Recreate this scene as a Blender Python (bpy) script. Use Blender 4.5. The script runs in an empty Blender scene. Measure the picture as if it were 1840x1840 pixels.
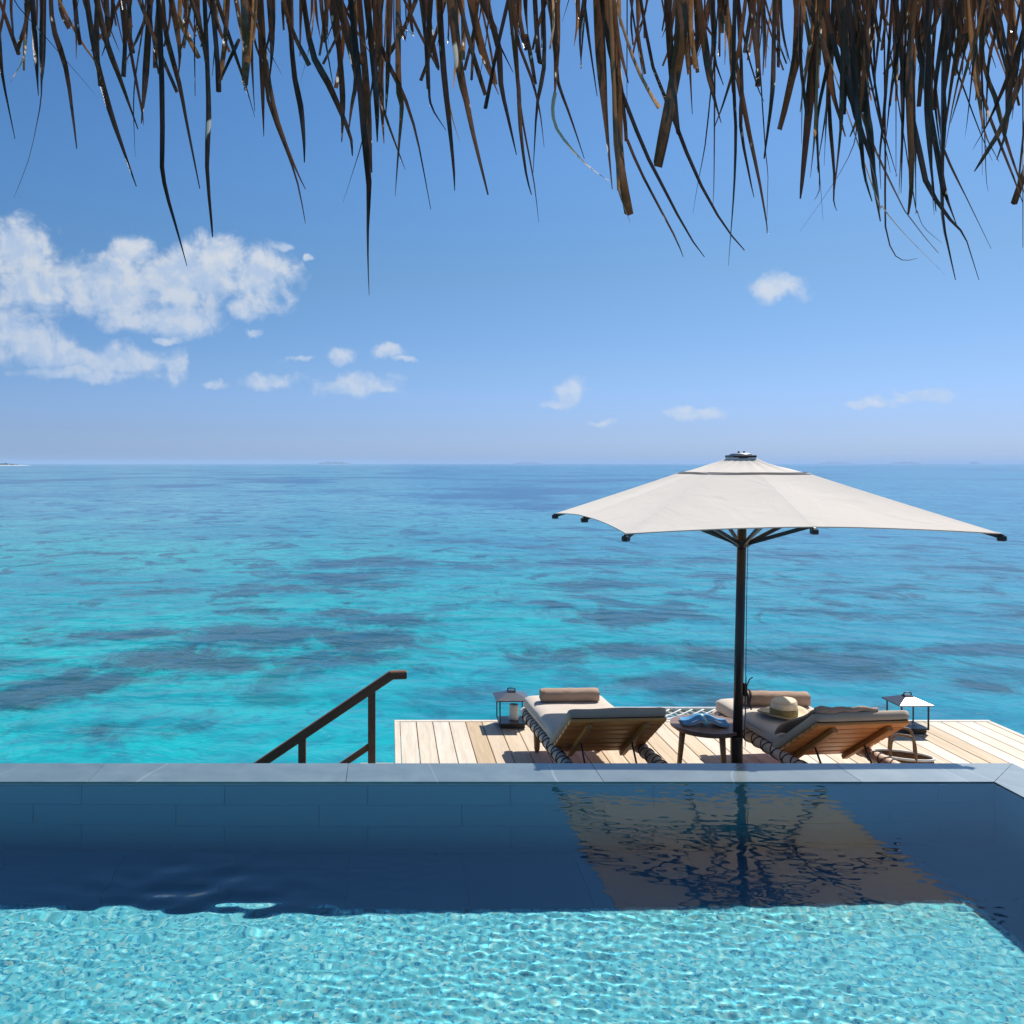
import bpy, bmesh, math, random
import numpy as np
from mathutils import Vector, Matrix, Euler

SC = bpy.context.scene
COL = SC.collection
random.seed(7)
RNG = np.random.default_rng(11)
R = math.radians

# ------------------------------------------------------------------ camera
F = 1650.0                     # focal length in photo pixels (photo 1840 x 1840)
CX, CY = 700.0, 833.0          # vanishing point of the depth direction / horizon
HC = 1.72                      # camera height over the pool water (z = 0)
DECK = -0.73                   # top of the sun deck
SEA = -2.30                    # sea level

cam = bpy.data.cameras.new('camera')
cam.sensor_width = 36.0
cam.sensor_fit = 'HORIZONTAL'
cam.lens = F / 1840.0 * 36.0
cam.shift_x = (920 - CX) / 1840.0
cam.shift_y = -(920 - CY) / 1840.0
cam.clip_start = 0.05
cam.clip_end = 60000
camo = bpy.data.objects.new('camera', cam)
COL.objects.link(camo)
camo.location = (0, 0, HC)
camo.rotation_euler = (R(90), 0, 0)
SC.camera = camo

def px(x, y, d):
    """photo pixel + depth (m along +Y) -> world point"""
    return Vector(((x - CX) / F * d, d, HC - (y - CY) / F * d))

def on_z(x, y, z):
    """photo pixel on the level plane z"""
    d = (HC - z) * F / (y - CY)
    return Vector(((x - CX) / F * d, d, z))

# ------------------------------------------------------------------ sun direction
SUN = Vector((0.55, 0.60, 1.0)).normalized()
SUN_EL = math.asin(SUN.z)
SUN_AZ = math.atan2(SUN.x, SUN.y)       # clockwise from +Y

# ------------------------------------------------------------------ node helpers
def node(nt, kind, **kw):
    n = nt.nodes.new(kind)
    for k, v in kw.items():
        setattr(n, k, v)
    return n

def lk(nt, a, b):
    nt.links.new(a, b)

def setin(nt, sock, v):
    if hasattr(v, 'is_linked') or isinstance(v, bpy.types.NodeSocket):
        nt.links.new(v, sock)
    else:
        sock.default_value = v

def math_(nt, op, a, b=None, c=None, clamp=False):
    n = node(nt, 'ShaderNodeMath', operation=op)
    n.use_clamp = clamp
    setin(nt, n.inputs[0], a)
    if b is not None: setin(nt, n.inputs[1], b)
    if c is not None: setin(nt, n.inputs[2], c)
    return n.outputs[0]

def vmath(nt, op, a, b=None):
    n = node(nt, 'ShaderNodeVectorMath', operation=op)
    setin(nt, n.inputs[0], a)
    if b is not None: setin(nt, n.inputs[1], b)
    return n.outputs['Value'] if op in ('LENGTH', 'DOT_PRODUCT') else n.outputs['Vector']

def maprange(nt, v, a, b, c=0.0, d=1.0, smooth=False):
    n = node(nt, 'ShaderNodeMapRange')
    n.interpolation_type = 'SMOOTHSTEP' if smooth else 'LINEAR'
    setin(nt, n.inputs[0], v)
    for i, q in enumerate((a, b, c, d)):
        setin(nt, n.inputs[i + 1], q)
    return n.outputs[0]

def mixc(nt, f, a, b, blend='MIX'):
    n = node(nt, 'ShaderNodeMix', data_type='RGBA', blend_type=blend)
    setin(nt, n.inputs[0], f)
    for s, v in ((n.inputs[6], a), (n.inputs[7], b)):
        if isinstance(v, tuple) and len(v) == 3: v = v + (1.0,)
        setin(nt, s, v)
    return n.outputs[2]

def noise(nt, vec, scale, detail=3.0, rough=0.5, dist=0.0):
    n = node(nt, 'ShaderNodeTexNoise')
    if vec is not None: setin(nt, n.inputs['Vector'], vec)
    n.inputs['Scale'].default_value = scale
    n.inputs['Detail'].default_value = detail
    n.inputs['Roughness'].default_value = rough
    n.inputs['Distortion'].default_value = dist
    return n.outputs[0]

def mapping(nt, vec, scale=(1, 1, 1), rot=(0, 0, 0), loc=(0, 0, 0)):
    n = node(nt, 'ShaderNodeMapping')
    setin(nt, n.inputs[0], vec)
    n.inputs['Location'].default_value = loc
    n.inputs['Rotation'].default_value = rot
    n.inputs['Scale'].default_value = scale
    return n.outputs[0]

def ramp(nt, f, stops):
    n = node(nt, 'ShaderNodeValToRGB')
    setin(nt, n.inputs[0], f)
    e = n.color_ramp.elements
    while len(e) < len(stops): e.new(0.5)
    for el, (p, c) in zip(e, stops):
        el.position = p
        el.color = tuple(c) + (1.0,) if len(c) == 3 else c
    return n.outputs[0]

def bump(nt, h, strength=0.3, dist=0.01, normal=None):
    n = node(nt, 'ShaderNodeBump')
    n.inputs['Strength'].default_value = strength
    n.inputs['Distance'].default_value = dist
    setin(nt, n.inputs['Height'], h)
    if normal is not None: setin(nt, n.inputs['Normal'], normal)
    return n.outputs[0]

# ------------------------------------------------------------------ world: sky and clouds
def build_world():
    w = bpy.data.worlds.new('World')
    SC.world = w
    w.use_nodes = True
    w.cycles.sampling_method = 'MANUAL'
    w.cycles.sample_map_resolution = 256
    nt = w.node_tree
    nt.nodes.clear()
    out = node(nt, 'ShaderNodeOutputWorld')
    bg = node(nt, 'ShaderNodeBackground')
    bg.inputs['Strength'].default_value = SKY_STRENGTH
    sky = node(nt, 'ShaderNodeTexSky', sky_type='NISHITA')
    sky.sun_disc = False
    sky.sun_elevation = SUN_EL
    sky.sun_rotation = SUN_AZ
    sky.altitude = 0
    sky.air_density = SKY_AIR
    sky.dust_density = SKY_DUST
    sky.ozone_density = SKY_OZONE
    hs = node(nt, 'ShaderNodeHueSaturation')
    hs.inputs['Saturation'].default_value = SKY_SAT
    lk(nt, sky.outputs[0], hs.inputs['Color'])
    tc = node(nt, 'ShaderNodeTexCoord')
    d = vmath(nt, 'NORMALIZE', tc.outputs['Generated'])
    sp = node(nt, 'ShaderNodeSeparateXYZ'); lk(nt, d, sp.inputs[0])
    az = math_(nt, 'ARCTAN2', sp.outputs[0], sp.outputs[1])
    el = math_(nt, 'ARCSINE', sp.outputs[2])
    skyc = mixc(nt, 1.0, hs.outputs[0], ramp(nt, maprange(nt, el, 0.0, 0.6), SKY_TINT), 'MULTIPLY')
    cb = node(nt, 'ShaderNodeCombineXYZ')
    lk(nt, az, cb.inputs[0]); lk(nt, el, cb.inputs[1])
    p = cb.outputs[0]
    # clouds: heaps placed by azimuth and elevation, edges broken up by noise
    blobs = [(35, 455, 70, 52, 1.0), (60, 520, 85, 45, .85), (200, 520, 135, 55, .95), (330, 505, 120, 55, .95),
             (392, 462, 42, 42, .95), (305, 575, 95, 32, .85), (470, 500, 62, 55, 1.0), (245, 452, 42, 28, .85),
             (430, 555, 40, 26, .7), (510, 440, 20, 14, .6), (555, 460, 14, 10, .5),
             (25, 605, 75, 42, .95), (110, 640, 80, 26, .8), (215, 648, 105, 28, .85), (315, 660, 22, 34, .8),
             (150, 672, 140, 16, .6), (615, 640, 26, 15, .85), (698, 634, 32, 17, .8), (725, 648, 26, 8, .6),
             (482, 682, 55, 16, .85), (388, 692, 30, 10, .7), (640, 690, 78, 22, .9), (690, 698, 40, 14, .75),
             (1024, 704, 30, 26, .8), (1010, 722, 38, 10, .65), (1395, 518, 46, 23, 1.0), (1252, 742, 52, 12, .6),
             (1655, 708, 50, 13, .7), (1565, 723, 50, 9, .6), (1085, 757, 46, 8, .5), (538, 642, 36, 9, .5),
             (455, 600, 24, 12, .5), (300, 610, 30, 10, .5)]
    wv = node(nt, 'ShaderNodeTexNoise'); lk(nt, p, wv.inputs['Vector'])
    wv.inputs['Scale'].default_value = 34.0; wv.inputs['Detail'].default_value = 3.0
    pw = node(nt, 'ShaderNodeVectorMath', operation='MULTIPLY_ADD')
    lk(nt, wv.outputs['Color'], pw.inputs[0]); pw.inputs[1].default_value = (0.030, 0.024, 0); lk(nt, p, pw.inputs[2])
    pw = pw.outputs[0]
    dist = None
    for (bx, by, rx, ry, s) in blobs:
        a = math.atan((bx - CX) / F) + .015
        e = math.atan((CY - by) / math.hypot(F, bx - CX)) + .012
        k = 0.80 / (0.35 + 0.65 * s)
        n = node(nt, 'ShaderNodeVectorMath', operation='MULTIPLY_ADD')
        lk(nt, pw, n.inputs[0])
        n.inputs[1].default_value = (F / rx * k, F / ry * k, 0)
        n.inputs[2].default_value = (-a * F / rx * k, -e * F / ry * k, 0)
        l = vmath(nt, 'LENGTH', n.outputs[0])
        dist = l if dist is None else math_(nt, 'MINIMUM', dist, l)
    mask = maprange(nt, dist, 1.35, 0.0, 0.0, 1.0)
    # the same kind of cloud carries on round the rest of the horizon
    band = math_(nt, 'MULTIPLY', maprange(nt, el, 0.03, 0.09, 0, 1, True), maprange(nt, el, 0.30, 0.16, 0, 1, True))
    side = math_(nt, 'MAXIMUM', maprange(nt, az, -0.46, -0.62, 0, 1, True), maprange(nt, az, 0.66, 0.82, 0, 1, True))
    gen = maprange(nt, noise(nt, mapping(nt, p, (1, 2.2, 1)), 7.0, 1.0, 0.5), 0.50, 0.75, 0.0, 0.9)
    mask = math_(nt, 'MAXIMUM', mask, math_(nt, 'MULTIPLY', gen, math_(nt, 'MULTIPLY', band, side)))
    f1 = noise(nt, p, 30.0, 9.0, 0.60, 0.25)
    dens = math_(nt, 'ADD', mask, math_(nt, 'MULTIPLY', math_(nt, 'SUBTRACT', f1, 0.50), CLOUD_ROUGH))
    dens = math_(nt, 'MULTIPLY', dens, maprange(nt, mask, 0.02, 0.22, 0, 1, True))
    alpha = maprange(nt, dens, CLOUD_LO, CLOUD_HI, 0.0, 0.74, True)
    # sunlit tops: compare the noise with itself a little towards the sun
    f2 = noise(nt, vmath(nt, 'ADD', p, (0.005, 0.011, 0)), 30.0, 5.0, 0.58, 0.25)
    lit = maprange(nt, math_(nt, 'SUBTRACT', f1, f2), -0.14, 0.14, 0.0, 1.0, True)
    thick = maprange(nt, dens, 0.25, 0.9, 0.45, 1.0)
    cc = mixc(nt, math_(nt, 'MULTIPLY', lit, thick), tuple(v * CLOUD for v in (0.66, 0.79, 0.99)), tuple(v * CLOUD for v in (0.99, 1.0, 1.0)))
    # low clouds stand far off, behind more air
    far = maprange(nt, el, 0.02, 0.22, 0.55, 1.0)
    col = mixc(nt, math_(nt, 'MULTIPLY', alpha, far), skyc, cc)
    lk(nt, col, bg.inputs['Color'])
    # no cloud overhead or below the horizon: plain sky there
    bg0 = node(nt, 'ShaderNodeBackground')
    bg0.inputs['Strength'].default_value = SKY_STRENGTH
    lk(nt, skyc, bg0.inputs['Color'])
    gate = math_(nt, 'MULTIPLY', math_(nt, 'GREATER_THAN', el, 0.02), math_(nt, 'LESS_THAN', el, 0.33))
    mx = node(nt, 'ShaderNodeMixShader')
    lk(nt, gate, mx.inputs[0]); lk(nt, bg0.outputs[0], mx.inputs[1]); lk(nt, bg.outputs[0], mx.inputs[2])
    lk(nt, mx.outputs[0], out.inputs['Surface'])

CLOUD_ROUGH, CLOUD_LO, CLOUD_HI = 1.5, 0.20, 0.72
SKY_STRENGTH = 0.078
SKY_AIR, SKY_DUST, SKY_OZONE = 1.0, 0.6, 2.0
SKY_SAT = 1.2
SKY_TINT = [(0.0, (0.54, 0.83, 1.80)), (0.06, (0.52, 0.71, 1.38)), (0.16, (0.57, 0.74, 1.12)), (0.33, (0.635, 0.81, 0.97)), (0.5, (0.67, 0.91, 1.10)), (0.85, (0.70, 0.97, 1.16))]
CLOUD = 8.6
build_world()

sl = bpy.data.lights.new('sun', 'SUN')
sl.energy = 5.0
sl.angle = R(0.55)
sl.color = (1.0, 0.955, 0.89)
sl.cycles.is_caustics_light = True
suno = bpy.data.objects.new('sun', sl)
COL.objects.link(suno)
suno.rotation_euler = (-SUN).to_track_quat('-Z', 'Y').to_euler()

vs = SC.view_settings
SC.display_settings.display_device = 'sRGB'
vs.view_transform = 'Standard'
vs.look = 'None'
vs.exposure = 0.30
vs.gamma = 1.0
vs.use_curve_mapping = False

cy = SC.cycles
cy.use_denoising = True
cy.denoiser = 'OPENIMAGEDENOISE'
cy.denoising_input_passes = 'RGB_ALBEDO_NORMAL'
cy.use_adaptive_sampling = False
cy.max_bounces = 10
cy.diffuse_bounces = 3
cy.glossy_bounces = 4
cy.transmission_bounces = 8
cy.transparent_max_bounces = 12
cy.volume_bounces = 1
cy.caustics_reflective = False
cy.caustics_refractive = True
cy.blur_glossy = 0.5
cy.sample_clamp_indirect = 4.0

# ------------------------------------------------------------------ object helpers
def tag(o, label=None, cat=None, group=None, kind=None):
    if label: o['label'] = label
    if cat: o['category'] = cat
    if group: o['group'] = group
    if kind: o['kind'] = kind
    return o

def link(name, me, mat=None, parent=None):
    o = bpy.data.objects.new(name, me)
    COL.objects.link(o)
    if mat is not None and me is not None and not me.materials:
        me.materials.append(mat)
    if parent is not None:
        o.parent = parent
    return o

def empty(name, loc=(0, 0, 0), rz=0.0):
    o = bpy.data.objects.new(name, None)
    o.empty_display_size = 0.1
    COL.objects.link(o)
    o.location = loc
    o.rotation_euler = (0, 0, rz)
    return o

def mesh(name, v, f, smooth=False):
    me = bpy.data.meshes.new(name)
    me.from_pydata([tuple(map(float, p)) for p in v], [], [tuple(map(int, q)) for q in f])
    me.update()
    if smooth:
        me.polygons.foreach_set('use_smooth', [True] * len(me.polygons))
    return me

_boxes = {}
def box_mesh(size, bev=0.004, mat=None):
    key = (tuple(round(s, 4) for s in size), bev, mat.name if mat else '')
    if key in _boxes: return _boxes[key]
    bm = bmesh.new()
    bmesh.ops.create_cube(bm, size=1.0)
    for v in bm.verts:
        v.co = Vector((v.co.x * size[0], v.co.y * size[1], v.co.z * size[2]))
    if bev > 0:
        b = min(bev, min(size) * 0.45)
        bmesh.ops.bevel(bm, geom=list(bm.edges), offset=b, segments=1, affect='EDGES', profile=0.5)
    me = bpy.data.meshes.new('box')
    bm.to_mesh(me); bm.free()
    if mat: me.materials.append(mat)
    _boxes[key] = me
    return me

def box(name, size, loc, mat, parent=None, rot=None, bev=0.004):
    o = link(name, box_mesh(size, bev, mat), None, parent)
    o.location = loc
    if rot is not None:
        if isinstance(rot, Matrix): o.rotation_euler = rot.to_euler()
        else: o.rotation_euler = rot
    return o

def bar(name, a, b, w, h, mat, parent=None, up=(0, 0, 1), bev=0.003):
    """a square bar from a to b (own mesh length along local Y)"""
    a, b = Vector(a), Vector(b)
    d = b - a
    L = d.length
    y = d.normalized()
    x = y.cross(Vector(up))
    if x.length < 1e-5: x = y.cross(Vector((0, 1, 0)))
    x.normalize()
    z = x.cross(y)
    m = Matrix((x, y, z)).transposed()
    return box(name, (w, L, h), (a + b) / 2, mat, parent, m, bev)

def tube_data(path, radius, n=8, closed=False, cap=True):
    """verts, faces of a tube along path; radius float or list"""
    P = [Vector(p) for p in path]
    m = len(P)
    rs = radius if isinstance(radius, (list, tuple)) else [radius] * m
    V, Fc = [], []
    t0 = None
    x = None
    for i, p in enumerate(P):
        a = P[(i - 1) % m] if (closed or i > 0) else P[i]
        b = P[(i + 1) % m] if (closed or i < m - 1) else P[i]
        t = (b - a).normalized()
        if x is None:
            x = t.cross(Vector((0, 0, 1)))
            if x.length < 0.05: x = t.cross(Vector((1, 0, 0)))
        x = (x - t * x.dot(t)).normalized()
        y = t.cross(x)
        for k in range(n):
            ang = 2 * math.pi * k / n
            V.append(p + (x * math.cos(ang) + y * math.sin(ang)) * rs[i])
    for i in range(m if closed else m - 1):
        j = (i + 1) % m
        for k in range(n):
            k2 = (k + 1) % n
            Fc.append((i * n + k, j * n + k, j * n + k2, i * n + k2))
    if cap and not closed:
        Fc.append(tuple(range(n)))
        Fc.append(tuple((m - 1) * n + k for k in reversed(range(n))))
    return V, Fc

def tube(name, path, radius, mat, parent=None, n=8, closed=False):
    v, f = tube_data(path, radius, n, closed)
    return link(name, mesh(name, v, f, True), mat, parent)

def lathe_data(prof, n=32):
    V, Fc = [], []
    for (r, z) in prof:
        for k in range(n):
            a = 2 * math.pi * k / n
            V.append((r * math.cos(a), r * math.sin(a), z))
    for i in range(len(prof) - 1):
        for k in range(n):
            k2 = (k + 1) % n
            Fc.append((i * n + k, i * n + k2, (i + 1) * n + k2, (i + 1) * n + k))
    if prof[0][0] > 1e-4: Fc.append(tuple(reversed(range(n))))
    if prof[-1][0] > 1e-4: Fc.append(tuple((len(prof) - 1) * n + k for k in range(n)))
    return V, Fc

def join(parts):
    V, Fc = [], []
    for v, f in parts:
        o = len(V)
        V += list(v)
        Fc += [tuple(i + o for i in q) for q in f]
    return V, Fc

def rounded(sx, sy, sz, r, nx=14, ny=14, nz=5, puff=0.0, wob=0.0, seed=0):
    """a cushion: rounded box with a puffed top, slightly uneven"""
    rr = random.Random(seed)
    ph = [(rr.uniform(0, 6), rr.uniform(0, 6), rr.uniform(4, 11), rr.uniform(4, 11)) for _ in range(5)]
    V, Fc, idx = [], [], {}
    def vert(p):
        k = tuple(round(c, 5) for c in p)
        if k not in idx:
            idx[k] = len(V)
            V.append(p)
        return idx[k]
    def lin(n): return [-1 + 2 * i / n for i in range(n + 1)]
    X, Y, Z = lin(nx), lin(ny), lin(nz)
    def quadgrid(A, B, fn, flip):
        for i in range(len(A) - 1):
            for j in range(len(B) - 1):
                q = [vert(fn(A[i], B[j])), vert(fn(A[i + 1], B[j])), vert(fn(A[i + 1], B[j + 1])), vert(fn(A[i], B[j + 1]))]
                Fc.append(tuple(reversed(q)) if flip else tuple(q))
    quadgrid(X, Y, lambda a, b: (a, b, 1), False); quadgrid(X, Y, lambda a, b: (a, b, -1), True)
    quadgrid(X, Z, lambda a, b: (a, -1, b), False); quadgrid(X, Z, lambda a, b: (a, 1, b), True)
    quadgrid(Y, Z, lambda a, b: (1, a, b), False); quadgrid(Y, Z, lambda a, b: (-1, a, b), True)
    out = []
    hx, hy, hz = sx / 2, sy / 2, sz / 2
    for (a, b, c) in V:
        p = Vector((a * hx, b * hy, c * hz))
        q = Vector((max(-hx + r, min(hx - r, p.x)), max(-hy + r, min(hy - r, p.y)), max(-hz + r, min(hz - r, p.z))))
        d = p - q
        if d.length > 1e-9: p = q + d.normalized() * r
        m = (1 - a * a) * (1 - b * b)
        p.z += puff * c * min(1, 2.2 * m)
        for (u, w, fx, fy) in ph:
            p.z += wob * math.sin(u + fx * p.x * 2) * math.sin(w + fy * p.y * 2) * (0.3 + 0.7 * (c > 0))
            p.x += wob * 0.5 * math.sin(w + fy * p.y * 1.7) * (abs(a) > .8)
        out.append(p)
    return out, Fc

# ------------------------------------------------------------------ material helpers
def new_mat(name):
    m = bpy.data.materials.new(name)
    m.use_nodes = True
    nt = m.node_tree
    b = nt.nodes['Principled BSDF']
    return m, nt, b, nt.nodes['Material Output']

def objco(nt, kind='Object'):
    return node(nt, 'ShaderNodeTexCoord').outputs[kind]

def rnd(nt):
    return node(nt, 'ShaderNodeObjectInfo').outputs['Random']

def plain(name, col, rough=0.5, metal=0.0, var=0.12, scale=30.0, bmp=0.0, coat=0.0, spec=0.5, sheen=0.0):
    m, nt, b, out = new_mat(name)
    co = objco(nt)
    n = noise(nt, co, scale, 4.0, 0.6)
    n2 = noise(nt, co, scale * 0.17, 2.0, 0.5)
    f = math_(nt, 'MULTIPLY', math_(nt, 'ADD', n, n2), 0.5)
    lo = tuple(c * (1 - var) for c in col); hi = tuple(min(1, c * (1 + var)) for c in col)
    lk(nt, mixc(nt, maprange(nt, f, 0.3, 0.7), lo, hi), b.inputs['Base Color'])
    lk(nt, maprange(nt, n, 0.3, 0.7, rough * 0.9, min(1, rough * 1.1)), b.inputs['Roughness'])
    b.inputs['Metallic'].default_value = metal
    b.inputs['Specular IOR Level'].default_value = spec
    b.inputs['Coat Weight'].default_value = coat
    b.inputs['Sheen Weight'].default_value = sheen
    if bmp: lk(nt, bump(nt, n, bmp, 0.004), b.inputs['Normal'])
    return m

def wood(name, stops, axis=1, rough=0.55, scale=1.0, bmp=0.25):
    """timber: grain along the object's own axis, every piece its own tone"""
    m, nt, b, out = new_mat(name)
    co = objco(nt)
    r = rnd(nt)
    off = vmath(nt, 'SCALE', (37.0, 53.0, 91.0)); setin(nt, off.node.inputs['Scale'], r)
    co = vmath(nt, 'ADD', co, off)
    sc = [26.0 * scale] * 3; sc[axis] = 1.6 * scale
    g = noise(nt, mapping(nt, co, tuple(sc)), 1.0, 6.0, 0.62, 0.6)
    sc2 = [5.0 * scale] * 3; sc2[axis] = 0.5 * scale
    g2 = noise(nt, mapping(nt, co, tuple(sc2)), 1.0, 3.0, 0.5, 0.3)
    t = math_(nt, 'ADD', math_(nt, 'MULTIPLY', r, 0.62), math_(nt, 'MULTIPLY', g2, 0.38))
    base = ramp(nt, t, stops)
    gr = maprange(nt, g, 0.32, 0.72, 0.78, 1.12)
    cc = mixc(nt, 1.0, base, (1, 1, 1), 'MULTIPLY')
    mul = node(nt, 'ShaderNodeVectorMath', operation='SCALE')
    lk(nt, cc, mul.inputs[0]); lk(nt, gr, mul.inputs['Scale'])
    lk(nt, mul.outputs[0], b.inputs['Base Color'])
    lk(nt, maprange(nt, g, 0.3, 0.7, rough + .1, rough - .08), b.inputs['Roughness'])
    lk(nt, bump(nt, g, bmp, 0.003), b.inputs['Normal'])
    return m

def fabric(name, col, rough=0.85, weave=900.0, var=0.10, transl=0.0, wrinkle=0.0):
    m, nt, b, out = new_mat(name)
    co = objco(nt)
    n = noise(nt, co, 6.0, 3.0, 0.5)
    w = noise(nt, co, weave * 0.25, 2.0, 0.6)
    lo = tuple(c * (1 - var) for c in col); hi = tuple(min(1, c * (1 + var * .6)) for c in col)
    c = mixc(nt, maprange(nt, n, 0.3, 0.7), lo, hi)
    lk(nt, c, b.inputs['Base Color'])
    b.inputs['Roughness'].default_value = rough
    b.inputs['Specular IOR Level'].default_value = 0.2
    b.inputs['Sheen Weight'].default_value = 0.15
    h = math_(nt, 'ADD', math_(nt, 'MULTIPLY', w, 0.25), math_(nt, 'MULTIPLY', noise(nt, mapping(nt, co, (1, 2.5, 1)), 9.0, 4.0, 0.55, 0.8), wrinkle))
    lk(nt, bump(nt, h, 0.35, 0.01), b.inputs['Normal'])
    if transl > 0:
        tr = node(nt, 'ShaderNodeBsdfTranslucent')
        lk(nt, c, tr.inputs[0])
        mx = node(nt, 'ShaderNodeMixShader')
        mx.inputs[0].default_value = transl
        lk(nt, b.outputs[0], mx.inputs[1]); lk(nt, tr.outputs[0], mx.inputs[2])
        lk(nt, mx.outputs[0], out.inputs['Surface'])
    return m

# ================================================================== SETTING
# ------------------------------------------------------------------ sea
def vnoise(x, y, seed):
    rg = np.random.default_rng(seed)
    T = rg.random((256, 256))
    xi, yi = np.floor(x).astype(int), np.floor(y).astype(int)
    fx, fy = x - xi, y - yi
    fx = fx * fx * (3 - 2 * fx); fy = fy * fy * (3 - 2 * fy)
    g = lambda a, b: T[a % 256, b % 256]
    return ((g(xi, yi) * (1 - fx) + g(xi + 1, yi) * fx) * (1 - fy) + (g(xi, yi + 1) * (1 - fx) + g(xi + 1, yi + 1) * fx) * fy)

def fbm(x, y, seed, oct=4):
    s, a, t = 0, 1.0, 0
    for o in range(oct):
        s = s + a * vnoise(x * 2 ** o + 13.7 * o, y * 2 ** o + 7.1 * o, seed + o); t += a; a *= 0.55
    return s / t

# reef heads on the lagoon floor, read off the photograph on the sea plane: cx, cy, rx, ry, strength
REEF = [(110, 1225, 130, 22, .9), (200, 1148, 120, 12, .7), (40, 1255, 90, 24, .75), (330, 1195, 160, 20, .75),
        (170, 1330, 55, 20, .55), (330, 1320, 60, 14, .3), (460, 1150, 150, 22, .9), (430, 1105, 60, 8, .7), (560, 1195, 110, 22, .7),
        (600, 1108, 80, 14, .7), (700, 1122, 100, 18, .8), (500, 1062, 110, 10, .8), (620, 1040, 140, 12, .8),
        (690, 1012, 160, 10, .7), (170, 1030, 90, 7, .6), (240, 990, 90, 5, .5), (650, 1165, 120, 20, .85),
        (740, 1210, 80, 14, .6), (830, 1255, 120, 15, .7), (1010, 1098, 40, 8, 1.0), (1080, 1172, 170, 20, .8),
        (1060, 1052, 140, 12, .7), (1150, 1115, 130, 12, .7), (1240, 1235, 120, 24, .9), (1330, 1180, 140, 20, .7),
        (1490, 1190, 190, 18, .9), (1570, 1170, 130, 14, .8), (1720, 1165, 140, 15, .85), (1500, 1100, 110, 6, .6),
        (1600, 1252, 90, 10, .55), (1790, 1232, 90, 12, .7), (1420, 1045, 120, 8, .5), (1050, 1005, 160, 9, .6),
        (1300, 1012, 160, 8, .5), (1520, 1000, 200, 8, .55), (1720, 1022, 160, 8, .6), (850, 1085, 120, 9, .5),
        (880, 975, 200, 6, .5), (400, 965, 160, 4, .4), (1750, 1090, 140, 10, .5), (1350, 1290, 160, 18, .5)]
PALE = [(250, 1330, 330, 40, 1.0), (600, 1330, 200, 40, 1.0), (180, 1122, 130, 9, .8), (560, 1240, 110, 16, .7), (1150, 1300, 250, 16, .5),
        (900, 1110, 90, 10, .5), (1000, 1230, 120, 14, .5), (1650, 1215, 120, 10, .5), (120, 1170, 120, 8, .7), (90, 1080, 140, 10, .5)]

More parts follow.
